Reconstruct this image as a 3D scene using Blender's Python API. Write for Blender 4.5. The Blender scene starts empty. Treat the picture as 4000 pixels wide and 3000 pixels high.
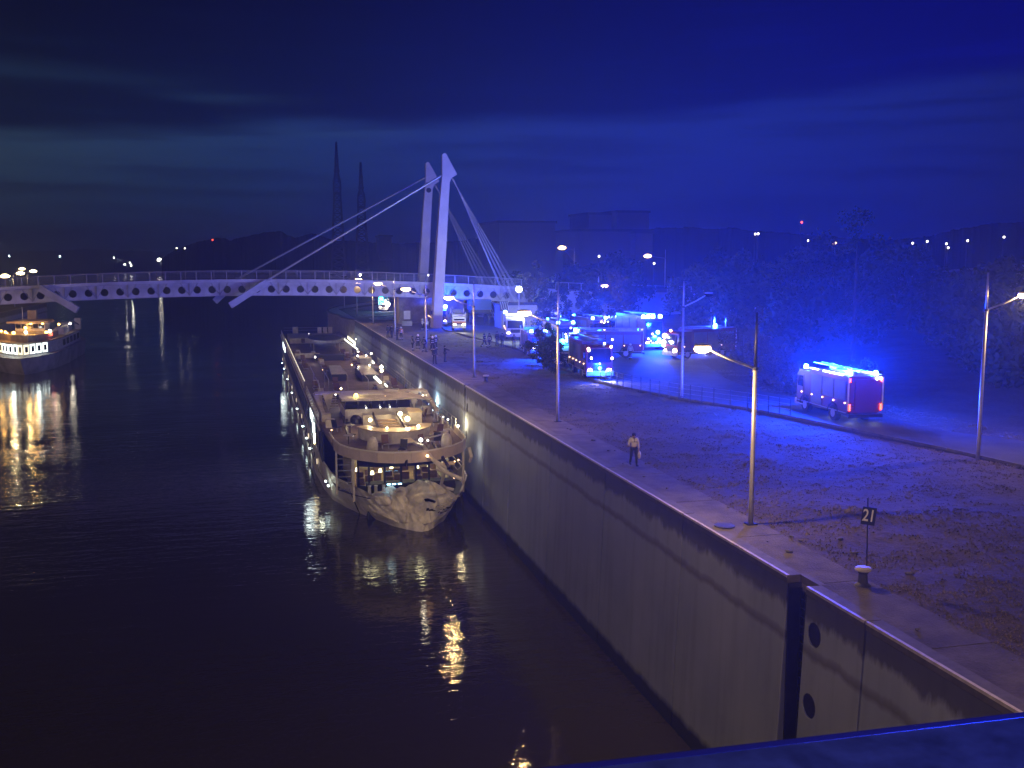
import bpy, math, random
from mathutils import Vector, Matrix, noise
random.seed(7)
C = bpy.context.scene.collection
SC = bpy.context.scene
R = math.radians
# ------------------------------------------------------------------ camera (x = across the canal, y = along it, z up, water at 0)
CAMH = 20.5
PITCH = math.atan(495 / 4000.0)
HEAD = R(14.33)
HAZE = 0.0008
KB = 0.35      # strength of the beacons
KT = 23.0
FLOOD = 42000  # strength of the added spot on the bow
KS = 1.5      # strength of the sodium lamps
cd = bpy.data.cameras.new('camera')
cam = bpy.data.objects.new('camera', cd)
C.objects.link(cam)
cam.location = (0, 0, CAMH)
cam.rotation_euler = (math.pi / 2 - PITCH, 0, -HEAD)
cd.sensor_width = 36.0
cd.lens = 36.0
cd.clip_start = 0.1
cd.clip_end = 12000
SC.camera = cam
# ------------------------------------------------------------------ render settings
SC.render.engine = 'CYCLES'
SC.view_settings.view_transform = 'Standard'
SC.view_settings.look = 'None'
SC.view_settings.exposure = 0
SC.view_settings.gamma = 1
cy = SC.cycles
cy.use_denoising = True
try:
    cy.denoiser = 'OPENIMAGEDENOISE'
    cy.denoising_input_passes = 'RGB_ALBEDO_NORMAL'
except Exception:
    pass
cy.use_light_tree = True
cy.max_bounces = 5
cy.diffuse_bounces = 2
cy.glossy_bounces = 3
cy.transmission_bounces = 3
cy.volume_bounces = 0
cy.transparent_max_bounces = 6
cy.sample_clamp_indirect = 3.0
cy.sample_clamp_direct = 0
cy.caustics_reflective = False
cy.caustics_refractive = False
# ------------------------------------------------------------------ world: late dusk, a bank of dark cloud over a paler band
W = bpy.data.worlds.new('World')
SC.world = W
W.use_nodes = True
nt = W.node_tree
nt.nodes.clear()
N = nt.nodes.new
L = nt.links.new


def val(op, a, b=None, c=None, tree=None):
    n = (tree or nt).nodes.new('ShaderNodeMath')
    n.operation = op
    for i, v in enumerate((a, b, c)):
        if v is None:
            continue
        if isinstance(v, (int, float)):
            n.inputs[i].default_value = v
        else:
            (tree or nt).links.new(v, n.inputs[i])
    return n.outputs[0]


def ramp(fac, stops, tree=None, interp='LINEAR'):
    n = (tree or nt).nodes.new('ShaderNodeValToRGB')
    n.color_ramp.interpolation = interp
    el = n.color_ramp.elements
    while len(el) < len(stops):
        el.new(0.5)
    for e, (p, c) in zip(el, stops):
        e.position = p
        e.color = (c[0], c[1], c[2], 1) if len(c) == 3 else c
    (tree or nt).links.new(fac, n.inputs[0])
    return n.outputs[0]


def mixc(f, a, b, tree=None, mode='MIX'):
    n = (tree or nt).nodes.new('ShaderNodeMix')
    n.data_type = 'RGBA'
    n.blend_type = mode
    t = (tree or nt)
    for s, v in ((0, f), (6, a), (7, b)):
        if isinstance(v, (int, float)):
            n.inputs[s].default_value = v
        elif isinstance(v, tuple):
            n.inputs[s].default_value = (*v[:3], 1)
        else:
            t.links.new(v, n.inputs[s])
    return n.outputs[2]


def lin(r, g, b):
    f = lambda c: (c / 255 / 12.92) if c / 255 <= .04045 else ((c / 255 + .055) / 1.055) ** 2.4
    return (f(r), f(g), f(b))


tc = N('ShaderNodeTexCoord')
sep = N('ShaderNodeSeparateXYZ')
L(tc.outputs['Generated'], sep.inputs[0])
az = val('ARCTAN2', sep.outputs[0], sep.outputs[1])              # 0 = along the canal, + to the right
azd = val('SUBTRACT', val('MULTIPLY', az, 180 / math.pi), 14.33)
el_ = val('MULTIPLY', val('ARCSINE', sep.outputs[2]), 180 / math.pi)
comb = N('ShaderNodeCombineXYZ')
L(val('MULTIPLY', az, 2.2), comb.inputs[0])
L(val('MULTIPLY', el_, 0.16), comb.inputs[1])
nz = N('ShaderNodeTexNoise')
nz.inputs['Scale'].default_value = 1.3
nz.inputs['Detail'].default_value = 5
nz.inputs['Roughness'].default_value = .55
L(comb.outputs[0], nz.inputs['Vector'])
comb2 = N('ShaderNodeCombineXYZ')
L(val('MULTIPLY', az, 3.0), comb2.inputs[0])
L(val('MULTIPLY', el_, 0.75), comb2.inputs[1])
nz2 = N('ShaderNodeTexNoise')
nz2.inputs['Scale'].default_value = 1.7
nz2.inputs['Detail'].default_value = 4
L(comb2.outputs[0], nz2.inputs['Vector'])
# edge height of the cloud bank rises gently towards the right
edge = val('ADD', val('MULTIPLY', azd, .055), 7.3)
edge = val('ADD', edge, val('MULTIPLY', val('SUBTRACT', nz.outputs[0], .5), 3.2))
cl = N('ShaderNodeMapRange')
cl.interpolation_type = 'SMOOTHSTEP'
L(val('SUBTRACT', el_, edge), cl.inputs[0])
cl.inputs[1].default_value = -.35
cl.inputs[2].default_value = .9
azf = N('ShaderNodeMapRange')
L(azd, azf.inputs[0])
azf.inputs[1].default_value = -50
azf.inputs[2].default_value = 50
band = ramp(azf.outputs[0], [(0, lin(42, 60, 70)), (.24, lin(38, 60, 78)), (.36, lin(28, 52, 90)), (.5, lin(24, 44, 112)),
                             (.62, lin(21, 38, 118)), (.78, lin(17, 28, 92)), (1, lin(12, 20, 70))])
# lower part of the band slightly darker
lowd = N('ShaderNodeMapRange')
L(el_, lowd.inputs[0])
lowd.inputs[1].default_value = 0
lowd.inputs[2].default_value = 6
lowd.inputs[3].default_value = .55
lowd.inputs[4].default_value = 1.05
vv = N('ShaderNodeVectorMath')
vv.operation = 'SCALE'
L(band, vv.inputs[0])
L(lowd.outputs[0], vv.inputs['Scale'])
# thin dark streaks in the band
st_ = ramp(nz2.outputs[0], [(0, (.5, .5, .5)), (.40, (.72, .72, .75)), (.52, (1, 1, 1)), (1, (1.0, 1.0, 1.0))])
band2 = mixc(1.0, vv.outputs[0], st_, mode='MULTIPLY')
cloud_low = ramp(azf.outputs[0], [(0, lin(6, 18, 30)), (.24, lin(5, 18, 34)), (.4, lin(4, 16, 48)), (.55, lin(4, 16, 76)),
                                  (.68, lin(3, 9, 92)), (.8, lin(2, 6, 94)), (1, lin(2, 5, 64))])
cloud_hi = ramp(azf.outputs[0], [(0, lin(2, 4, 12)), (.24, lin(1, 3, 12)), (.4, lin(1, 4, 26)), (.55, lin(1, 4, 62)),
                                 (.68, lin(1, 2, 84)), (.8, lin(2, 1, 104)), (1, lin(2, 1, 74))])
hf = N('ShaderNodeMapRange')
hf.interpolation_type = 'SMOOTHSTEP'
L(el_, hf.inputs[0])
hf.inputs[1].default_value = 6
hf.inputs[2].default_value = 15
cloud = mixc(hf.outputs[0], cloud_low, cloud_hi)
wisp = ramp(nz2.outputs[0], [(0, (.85, .85, .85)), (.55, (1, 1, 1)), (.70, (1.55, 1.5, 1.35)), (1, (2.2, 2.1, 1.7))])
cloud2 = mixc(1.0, cloud, wisp, mode='MULTIPLY')


def bump_(x, c, w):       # soft bump of a value around c
    d = val('DIVIDE', val('SUBTRACT', x, c), w)
    return val('POWER', 2.718, val('MULTIPLY', val('MULTIPLY', d, d), -1.0))


wob = val('MULTIPLY', val('SUBTRACT', nz.outputs[0], .5), 1.6)
elw = val('ADD', el_, wob)
streak = val('MULTIPLY', val('MULTIPLY', bump_(elw, 3.35, .32), bump_(azd, -24, 13)), val('MULTIPLY', nz2.outputs[0], .95))
w1 = val('MULTIPLY', bump_(elw, 9.0, .42), bump_(azd, -24, 6.5))
w2 = val('MULTIPLY', bump_(elw, 8.3, .30), bump_(azd, -15.5, 3.2))
w3 = val('MULTIPLY', bump_(elw, 6.7, .22), bump_(azd, -9.5, 4.5))
wsum = val('MULTIPLY', val('ADD', val('ADD', w1, w2), w3), val('ADD', nz2.outputs[0], .1))
band3 = mixc(streak, band2, (.006, .014, .030))
skyc = mixc(val('MULTIPLY', wsum, .45), mixc(cl.outputs[0], band3, cloud2), lin(40, 66, 92))
bg = N('ShaderNodeBackground')
L(skyc, bg.inputs[0])
bg.inputs[1].default_value = 1.05
wo = N('ShaderNodeOutputWorld')
L(bg.outputs[0], wo.inputs[0])

# ------------------------------------------------------------------ helpers: pixel of the 4000 px photograph -> place in the world
ca, sa = math.cos(HEAD), math.sin(HEAD)


def _ray(x, y):
    u = (x - 2000) / 4000.0
    v = (1500 - y) / 4000.0
    dx, dy, dz = u, math.cos(PITCH) + v * math.sin(PITCH), -math.sin(PITCH) + v * math.cos(PITCH)
    return dx * ca + dy * sa, -dx * sa + dy * ca, dz


def G(x, y, z=9.5):
    a, b, c = _ray(x, y)
    k = (z - CAMH) / c
    return (a * k, b * k, z)


def V(x, y, s):
    a, b, c = _ray(x, y)
    k = s / b
    return (a * k, s, CAMH + c * k)


# ------------------------------------------------------------------ materials
MATS = {}


def mat(name, col, rough=.6, metal=0., nscale=None, namt=.25, bump=0., bscale=None, spec=.5, col2=None, coat=0., dist=.02):
    if name in MATS:
        return MATS[name]
    m = bpy.data.materials.new(name)
    m.use_nodes = True
    t = m.node_tree
    b = t.nodes['Principled BSDF']
    b.inputs['Roughness'].default_value = rough
    b.inputs['Metallic'].default_value = metal
    b.inputs['Specular IOR Level'].default_value = spec
    if coat:
        b.inputs['Coat Weight'].default_value = coat
    b.inputs['Base Color'].default_value = (*col, 1)
    if nscale:
        n = t.nodes.new('ShaderNodeTexNoise')
        n.inputs['Scale'].default_value = nscale
        n.inputs['Detail'].default_value = 5
        n.inputs['Roughness'].default_value = .6
        g = t.nodes.new('ShaderNodeTexCoord')
        t.links.new(g.outputs['Object'], n.inputs['Vector'])
        lo = tuple(c * (1 - namt) for c in col)
        hi = col2 or tuple(min(1, c * (1 + namt)) for c in col)
        t.links.new(ramp(n.outputs[0], [(.32, lo), (.68, hi)], t), b.inputs['Base Color'])
    if bump:
        n2 = t.nodes.new('ShaderNodeTexNoise')
        n2.inputs['Scale'].default_value = bscale or (nscale or 5) * 4
        n2.inputs['Detail'].default_value = 4
        g = t.nodes.new('ShaderNodeTexCoord')
        t.links.new(g.outputs['Object'], n2.inputs['Vector'])
        bp = t.nodes.new('ShaderNodeBump')
        bp.inputs['Strength'].default_value = bump
        bp.inputs['Distance'].default_value = dist
        t.links.new(n2.outputs[0], bp.inputs['Height'])
        t.links.new(bp.outputs[0], b.inputs['Normal'])
    MATS[name] = m
    return m


def glow(name, col, strength, sample=False):
    if name in MATS:
        return MATS[name]
    m = bpy.data.materials.new(name)
    m.use_nodes = True
    t = m.node_tree
    b = t.nodes['Principled BSDF']
    b.inputs['Base Color'].default_value = (.5, .5, .5, 1)
    b.inputs['Emission Color'].default_value = (*col, 1)
    b.inputs['Emission Strength'].default_value = strength
    if not sample:
        m.cycles.emission_sampling = 'NONE'
    MATS[name] = m
    return m


SODIUM = (1.0, .62, .25)
BL = (.004, .040, 1.0)
M = dict(
    concrete=mat('concrete', (.30, .28, .25), .85, nscale=1.2, bump=.4, bscale=9),
    coping=mat('coping_stone', (.125, .115, .10), .8, nscale=2, bump=.3, bscale=12),
    steel=mat('galvanised_steel', (.42, .42, .42), .45, .6, nscale=3, namt=.15),
    white=mat('white_paint', (.72, .70, .66), .45, nscale=1.2, namt=.10),
    dwhite=mat('worn_white_paint', (.56, .52, .46), .5, nscale=1.5, namt=.25, bump=.15, bscale=6),
    bridgew=mat('bridge_white_paint', (.46, .47, .49), .55, nscale=.35, namt=.28),
    bridged=mat('bridge_grey_steel', (.30, .30, .32), .5, nscale=.8, namt=.15),
    pylon=mat('pylon_paint', (.60, .56, .55), .55, nscale=.25, namt=.14),
    dark=mat('dark_metal', (.03, .03, .035), .45, .3, nscale=4),
    black=mat('black_rubber', (.012, .012, .012), .8, nscale=8),
    red=mat('red_vehicle_paint', (.12, .010, .012), .3, coat=.3),
    blue=mat('blue_paint', (.03, .10, .40), .4),
    orange=mat('orange_paint', (.55, .20, .05), .4),
    glass=mat('dark_glass', (.012, .014, .02), .06, spec=.8),
    rim=mat('wheel_rim', (.35, .35, .36), .4, .7),
    silver=mat('roller_shutter', (.13, .13, .14), .4, .5, nscale=3, namt=.1),
    teak=mat('deck_planks', (.17, .125, .10), .7, nscale=.6, namt=.3, bump=.2, bscale=8),
    plank=mat('wooden_board', (.33, .23, .14), .6, nscale=3, namt=.25),
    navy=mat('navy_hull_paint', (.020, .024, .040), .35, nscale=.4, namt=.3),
    bark=mat('bark', (.045, .036, .028), .9, nscale=3, bump=.5),
    bollard=mat('cast_iron', (.05, .05, .055), .6, nscale=6, bump=.3),
    skin=mat('skin', (.45, .27, .19), .6),
    gear=mat('dark_turnout_fabric', (.022, .022, .028), .85, nscale=20),
    stripe=mat('reflective_stripe', (.85, .85, .75), .4),
    jacketw=mat('white_jacket_fabric', (.62, .58, .55), .8, nscale=12, namt=.1),
    trouser=mat('dark_trouser_fabric', (.02, .024, .05), .85),
    helmet=mat('white_helmet', (.7, .7, .62), .4),
    brown=mat('brown_cushion', (.16, .09, .06), .8),
    foliage=mat('leaves', (.030, .040, .018), .8, nscale=.7, namt=.5, spec=.2),
    foliage2=mat('dry_leaves', (.085, .062, .035), .8, nscale=.9, namt=.45, spec=.2),
    drygrass=mat('dry_grass', (.19, .155, .11), .9, nscale=.7, namt=.35),
    building=mat('pale_plaster', (.32, .32, .33), .8, nscale=.2, namt=.15),
    lattice=mat('mast_steel', (.07, .07, .075), .6),
)
LED = glow('white_lamp_glass', (1.0, .93, .78), 14)
LEDC = glow('cold_lamp_glass', (.78, 1.0, .95), 12)
SOD = glow('sodium_lamp_glass', SODIUM, 16)
SODY = glow('warm_lamp_glass', (1.0, .78, .38), 14)
HEADL = glow('headlight_glass', (1.0, .9, .66), 20)
BEAC = glow('blue_beacon_glass', (.06, .38, 1.0), 16)
BEACW = glow('pale_blue_beacon_glass', (.35, .75, 1.0), 12)
TINYH = glow('hill_lamp_glass', (1.0, .90, .74), 7)
ORD = ['first', 'second', 'third', 'fourth', 'fifth', 'sixth', 'seventh', 'eighth', 'ninth', 'tenth', 'eleventh', 'twelfth', 'thirteenth', 'fourteenth', 'fifteenth', 'sixteenth', 'seventeenth', 'eighteenth', 'nineteenth', 'twentieth', 'twenty-first', 'twenty-second', 'twenty-third', 'twenty-fourth']
REDL = glow('red_lamp_glass', (1.0, .06, .02), 8)
AMB = glow('amber_marker_glass', (1.0, .55, .25), 8)
TINY = glow('far_lamp_glass', (1.0, .93, .80), 26)
TINYG = glow('far_green_lamp_glass', (.75, 1.0, .9), 24)


# ------------------------------------------------------------------ mesh builder
class MB:
    def __init__(s):
        s.v = []
        s.f = []

    def add(s, vs, fs):
        o = len(s.v)
        s.v += [tuple(p) for p in vs]
        s.f += [tuple(i + o for i in f) for f in fs]
        return s

    def box(s, c, d, rz=0, rx=0, ry=0):
        x, y, z = d[0] / 2, d[1] / 2, d[2] / 2
        pts = [Vector((i * x, j * y, k * z)) for i in (-1, 1) for j in (-1, 1) for k in (-1, 1)]
        if rz or rx or ry:
            m = Matrix.Rotation(rz, 3, 'Z') @ Matrix.Rotation(ry, 3, 'Y') @ Matrix.Rotation(rx, 3, 'X')
            pts = [m @ p for p in pts]
        cc = Vector(c)
        return s.add([p + cc for p in pts], [(0, 1, 3, 2), (4, 6, 7, 5), (0, 4, 5, 1), (2, 3, 7, 6), (0, 2, 6, 4), (1, 5, 7, 3)])

    def bar(s, a, b, w, h=None):
        a, b = Vector(a), Vector(b)
        h = h or w
        d = (b - a)
        ln = d.length
        if ln < 1e-6:
            return s
        d.normalize()
        up = Vector((0, 0, 1)) if abs(d.z) < .95 else Vector((0, 1, 0))
        x = d.cross(up).normalized()
        y = x.cross(d).normalized()
        vs = []
        for p in (a, b):
            for i, j in ((-1, -1), (1, -1), (1, 1), (-1, 1)):
                vs.append(p + x * i * w / 2 + y * j * h / 2)
        return s.add(vs, [(0, 3, 2, 1), (4, 5, 6, 7), (0, 1, 5, 4), (1, 2, 6, 5), (2, 3, 7, 6), (3, 0, 4, 7)])

    def tube(s, pts, rs, n=8, cap=True):
        pts = [Vector(p) for p in pts]
        if isinstance(rs, (int, float)):
            rs = [rs] * len(pts)
        o = len(s.v)
        for i, p in enumerate(pts):
            d = (pts[min(i + 1, len(pts) - 1)] - pts[max(i - 1, 0)]).normalized()
            up = Vector((0, 0, 1)) if abs(d.z) < .9 else Vector((0, 1, 0))
            x = d.cross(up).normalized()
            y = x.cross(d).normalized()
            for k in range(n):
                a = 2 * math.pi * k / n
                s.v.append(tuple(p + x * math.cos(a) * rs[i] + y * math.sin(a) * rs[i]))
        for i in range(len(pts) - 1):
            for k in range(n):
                a, b = o + i * n + k, o + i * n + (k + 1) % n
                s.f.append((a, b, b + n, a + n))
        if cap:
            s.f.append(tuple(o + k for k in range(n))[::-1])
            s.f.append(tuple(o + (len(pts) - 1) * n + k for k in range(n)))
        return s

    def lathe(s, prof, c=(0, 0, 0), n=12, sx=1, sy=1):
        o = len(s.v)
        for r, z in prof:
            for k in range(n):
                a = 2 * math.pi * k / n
                s.v.append((c[0] + r * sx * math.cos(a), c[1] + r * sy * math.sin(a), c[2] + z))
        for i in range(len(prof) - 1):
            for k in range(n):
                a, b = o + i * n + k, o + i * n + (k + 1) % n
                s.f.append((a, b, b + n, a + n))
        s.f.append(tuple(o + k for k in range(n))[::-1])
        s.f.append(tuple(o + (len(prof) - 1) * n + k for k in range(n)))
        return s

    def ball(s, c, r, n=8, sx=1, sy=1, sz=1):
        prof = [(r * math.sin(math.pi * i / (n // 2 + 1)) or .001, -r * sz * math.cos(math.pi * i / (n // 2 + 1))) for i in range(n // 2 + 2)]
        prof[0] = (.001 * r, prof[0][1])
        prof[-1] = (.001 * r, prof[-1][1])
        return s.lathe(prof, c, n, sx, sy)

    def prism(s, poly, z0, z1):
        n = len(poly)
        vs = [(p[0], p[1], z0) for p in poly] + [(p[0], p[1], z1) for p in poly]
        fs = [tuple(range(n))[::-1], tuple(range(n, 2 * n))] + [(i, (i + 1) % n, n + (i + 1) % n, n + i) for i in range(n)]
        return s.add(vs, fs)

    def extr(s, poly, d):          # any 3D polygon pushed along d
        n = len(poly)
        d = Vector(d)
        vs = [Vector(p) for p in poly] + [Vector(p) + d for p in poly]
        fs = [tuple(range(n))[::-1], tuple(range(n, 2 * n))] + [(i, (i + 1) % n, n + (i + 1) % n, n + i) for i in range(n)]
        return s.add(vs, fs)

    def cylx(s, c, r, w, n=16):     # wheel: axis along x
        return s.tube([(c[0] - w / 2, c[1], c[2]), (c[0] + w / 2, c[1], c[2])], r, n)

    def mesh(s, name, m, smooth=False):
        me = bpy.data.meshes.new(name)
        me.from_pydata(s.v, [], s.f)
        if m:
            me.materials.append(m)
        if smooth:
            me.polygons.foreach_set('use_smooth', [True] * len(me.polygons))
        me.update()
        return me


def shift(mb, o):
    mb.v = [(a[0] - o[0], a[1] - o[1], a[2] - o[2]) for a in mb.v]
    return mb


def recalc(me):
    import bmesh
    bm = bmesh.new()
    bm.from_mesh(me)
    bmesh.ops.recalc_face_normals(bm, faces=bm.faces)
    bm.to_mesh(me)
    bm.free()


class Thing:
    """an Empty at the thing's base; parts are given in world coordinates minus the origin"""

    def __init__(s, name, label=None, cat=None, at=(0, 0, 0), group=None, kind=None):
        s.o = Vector(at)
        s.e = bpy.data.objects.new(name, None)
        s.e.empty_display_size = .3
        C.objects.link(s.e)
        s.e.location = at
        if label:
            s.e['label'] = label
        if cat:
            s.e['category'] = cat
        if group:
            s.e['group'] = group
        if kind:
            s.e['kind'] = kind

    def add(s, name, mb, m, parent=None, smooth=False, label=None, kind=None, fix=True):
        if isinstance(mb, MB):
            me = shift(mb, s.o).mesh(name, m, smooth)
            if fix:
                recalc(me)
        else:
            me = mb
        ob = bpy.data.objects.new(name, me)
        C.objects.link(ob)
        ob.parent = parent or s.e
        if label:
            ob['label'] = label
        if kind:
            ob['kind'] = kind
        return ob

    def place(s, name, me, loc, rot=(0, 0, 0), parent=None, scale=None):
        ob = bpy.data.objects.new(name, me)
        C.objects.link(ob)
        ob.parent = parent or s.e
        ob.location = Vector(loc) - s.o
        ob.rotation_euler = rot
        if scale:
            ob.scale = scale
        return ob

    def lamp(s, loc, power, col, r=.12, kind='POINT', rot=None, size=None):
        ld = bpy.data.lights.new('lamp_light', kind)
        ld.energy = power * (KT if col == BL else 1)
        ld.color = col
        ld.shadow_soft_size = r
        if kind == 'SPOT':
            ld.spot_size = size or R(120)
            ld.spot_blend = .8
        ob = bpy.data.objects.new('lamp_light', ld)
        C.objects.link(ob)
        ob.parent = s.e
        ob.location = Vector(loc) - s.o
        if rot:
            ob.rotation_euler = rot
        return ob


def dup(root, loc, rz=None, label=None, group=None):
    r = root.copy()
    C.objects.link(r)
    r.location = loc
    if rz is not None:
        r.rotation_euler = (0, 0, rz)
    if label:
        r['label'] = label
    if group:
        r['group'] = group
    for ch in list(root.children):
        c = ch.copy()
        C.objects.link(c)
        c.parent = r
        for g in list(ch.children):
            d = g.copy()
            C.objects.link(d)
            d.parent = c
    return r


def single(name, mb, m, label=None, cat=None, group=None, kind=None, at=None, smooth=False, fix=True):
    me_o = at or (0, 0, 0)
    me = shift(mb, me_o).mesh(name, m, smooth)
    if fix:
        recalc(me)
    ob = bpy.data.objects.new(name, me)
    C.objects.link(ob)
    ob.location = me_o
    for k, v in (('label', label), ('category', cat), ('group', group), ('kind', kind)):
        if v:
            ob[k] = v
    return ob
# ------------------------------------------------------------------ water
m = bpy.data.materials.new('canal_water')
m.use_nodes = True
t = m.node_tree
b = t.nodes['Principled BSDF']
b.inputs['Base Color'].default_value = (.045, .040, .036, 1)
b.inputs['Roughness'].default_value = .012
b.inputs['IOR'].default_value = 1.33
g = t.nodes.new('ShaderNodeTexCoord')
mp = t.nodes.new('ShaderNodeMapping')
mp.inputs['Scale'].default_value = (1, 1.5, 1)
mp.inputs['Rotation'].default_value = (0, 0, R(-8))
t.links.new(g.outputs['Object'], mp.inputs[0])
n1 = t.nodes.new('ShaderNodeTexNoise')
n1.inputs['Scale'].default_value = .95
n1.inputs['Detail'].default_value = 3
n2 = t.nodes.new('ShaderNodeTexNoise')
n2.inputs['Scale'].default_value = 3.2
n2.inputs['Detail'].default_value = 3
n3 = t.nodes.new('ShaderNodeTexNoise')
n3.inputs['Scale'].default_value = .045
n3.inputs['Detail'].default_value = 2
for n in (n1, n2, n3):
    t.links.new(mp.outputs[0], n.inputs['Vector'])
amp = ramp(n3.outputs[0], [(.38, (.35, .35, .35)), (.62, (1, 1, 1))], t)
h = val('ADD', val('MULTIPLY', n1.outputs[0], .55, tree=t), val('MULTIPLY', n2.outputs[0], .24, tree=t), tree=t)
mp0 = t.nodes.new('ShaderNodeMapping')
mp0.inputs['Scale'].default_value = (.30, 1.25, 1)
mp0.inputs['Rotation'].default_value = (0, 0, R(10))
t.links.new(g.outputs['Object'], mp0.inputs[0])
n0 = t.nodes.new('ShaderNodeTexNoise')
n0.inputs['Scale'].default_value = .75
n0.inputs['Detail'].default_value = 4
t.links.new(mp0.outputs[0], n0.inputs['Vector'])
h = val('ADD', h, val('MULTIPLY', n0.outputs[0], .85, tree=t), tree=t)
h = val('MULTIPLY', h, amp, tree=t)
bp = t.nodes.new('ShaderNodeBump')
bp.inputs['Strength'].default_value = 1
bp.inputs['Distance'].default_value = .06
t.links.new(h, bp.inputs['Height'])
t.links.new(bp.outputs[0], b.inputs['Normal'])
WATER = m
mb = MB()
mb.add([(-6000, -60, 0), (17.4, -60, 0), (17.4, 230, 0), (-6000, 230, 0)], [(0, 1, 2, 3)])
mb.add([(-6000, 230, 0), (17.4, 230, 0), (60, 330, 0), (4000, 6000, 0), (-6000, 6000, 0)], [(0, 1, 2, 3, 4)])
single('water', mb, WATER, kind='structure', fix=False)

# ------------------------------------------------------------------ ground on the right bank
mg = bpy.data.materials.new('bank_ground')
mg.use_nodes = True
t = mg.node_tree
b = t.nodes['Principled BSDF']
b.inputs['Roughness'].default_value = .95
g = t.nodes.new('ShaderNodeTexCoord')
na = t.nodes.new('ShaderNodeTexNoise')
na.inputs['Scale'].default_value = .35
na.inputs['Detail'].default_value = 6
nb = t.nodes.new('ShaderNodeTexNoise')
nb.inputs['Scale'].default_value = 3.2
nb.inputs['Detail'].default_value = 6
nb.inputs['Roughness'].default_value = .7
for n in (na, nb):
    t.links.new(g.outputs['Object'], n.inputs['Vector'])
c1 = ramp(na.outputs[0], [(.3, (.070, .054, .034)), (.5, (.090, .070, .046)), (.72, (.115, .090, .064))], t)
c2 = ramp(nb.outputs[0], [(.3, (.65, .65, .62)), (.5, (.95, .95, .95)), (.72, (1.3, 1.27, 1.22))], t)
t.links.new(mixc(1.0, c1, c2, t, 'MULTIPLY'), b.inputs['Base Color'])
bp = t.nodes.new('ShaderNodeBump')
bp.inputs['Strength'].default_value = .9
bp.inputs['Distance'].default_value = .12
t.links.new(nb.outputs[0], bp.inputs['Height'])
t.links.new(bp.outputs[0], b.inputs['Normal'])
GROUND = mg
mb = MB()


near_e = [(39.6, 18), (38.9, 30), (38.9, 44.5), (38.2, 49.5), (37.4, 53.5), (36.2, 60), (34.9, 66), (32.2, 72.4), (30.3, 80), (29.6, 86), (29.7, 95), (30.2, 107.6), (30.9, 118), (30.4, 126), (29.2, 140), (28.4, 152), (29, 158)]
far_e = [(35, 162), (40, 158), (46, 152), (49, 142), (50, 125), (49, 108), (44.8, 95.7), (41.4, 84), (40.2, 76), (41.8, 68), (42.2, 62), (42.0, 57), (42.6, 54.6), (44.8, 50), (47, 40), (49, 18)]
yard_ring = near_e + far_e


def on_road(x, y):
    ins = False
    n = len(yard_ring)
    j = n - 1
    for i in range(n):
        xi, yi = yard_ring[i]
        xj, yj = yard_ring[j]
        if (yi > y) != (yj > y) and x < (xj - xi) * (y - yi) / (yj - yi) + xi:
            ins = not ins
        j = i
    return ins


def gz(x, y):
    if x < 20.6:
        return 9.5
    k = min(1, (x - 20.6) / 3)
    r = .22 * noise.noise(Vector((x * .12, y * .12, 1))) + .10 * noise.noise(Vector((x * .5, y * .5, 4)))
    z = 9.5 + k * r
    if 28 < x < 51 and on_road(x, y):
        return 9.42
    if x > 46:
        z += min(9, (x - 46) * .055) * (1 if y < 190 else 1)
    return z


xs = [18.35, 19.5, 20.6] + [20.6 + .8 * i for i in range(1, 34)] + [50, 55, 62, 72, 90, 120, 170, 260, 420, 800]
ys = [-50 + 5 * i for i in range(10)] + [i * 1.0 for i in range(0, 100)] + [100 + 3 * i for i in range(0, 40)] + [222, 240, 270, 300]
nx = len(xs)
vs = [(x + (0 if y < 226 else (y - 226) * .55), y, gz(x, y)) for y in ys for x in xs]
fs = [(j * nx + i, j * nx + i + 1, (j + 1) * nx + i + 1, (j + 1) * nx + i) for j in range(len(ys) - 1) for i in range(nx - 1)]
mb.add(vs, fs)
single('bank_ground', mb, GROUND, kind='structure', fix=False)

# concrete quay promenade, poured in bays
pv = mat('promenade_concrete', (.115, .100, .082), .95, nscale=.8, namt=.4, bump=.9, bscale=11, dist=.04)
q = Thing('quay_promenade', kind='structure', at=(19.2, 0, 9.5))
for i in range(-5, 33):
    y0 = i * 6.0
    mb = MB()
    z = 9.512 + random.uniform(0, .012)
    x1 = 20.35 + .28 * noise.noise(Vector((0, i * .7, 3)))
    x2 = 20.35 + .28 * noise.noise(Vector((0, (i + 1) * .7, 3)))
    mb.extr([(18.36, y0 + .02, z - .12), (x1, y0 + .02, z - .12), (x2, y0 + 5.98, z - .12), (18.36, y0 + 5.98, z - .12)], (0, 0, .12))
    q.add('paving_bay', mb, pv)

# ------------------------------------------------------------------ quay wall, panel by panel, with its recesses
mw = bpy.data.materials.new('quay_wall_concrete')
mw.use_nodes = True
t = mw.node_tree
b = t.nodes['Principled BSDF']
b.inputs['Roughness'].default_value = .8
g = t.nodes.new('ShaderNodeNewGeometry')
sp = t.nodes.new('ShaderNodeSeparateXYZ')
t.links.new(g.outputs['Position'], sp.inputs[0])
cm = t.nodes.new('ShaderNodeCombineXYZ')
t.links.new(sp.outputs[1], cm.inputs[1])
t.links.new(val('MULTIPLY', sp.outputs[2], .25, tree=t), cm.inputs[2])
nw = t.nodes.new('ShaderNodeTexNoise')
nw.inputs['Scale'].default_value = .9
nw.inputs['Detail'].default_value = 6
nw.inputs['Roughness'].default_value = .65
t.links.new(cm.outputs[0], nw.inputs['Vector'])
nw2 = t.nodes.new('ShaderNodeTexNoise')
nw2.inputs['Scale'].default_value = .35
nw2.inputs['Detail'].default_value = 5
t.links.new(g.outputs['Position'], nw2.inputs['Vector'])
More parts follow.
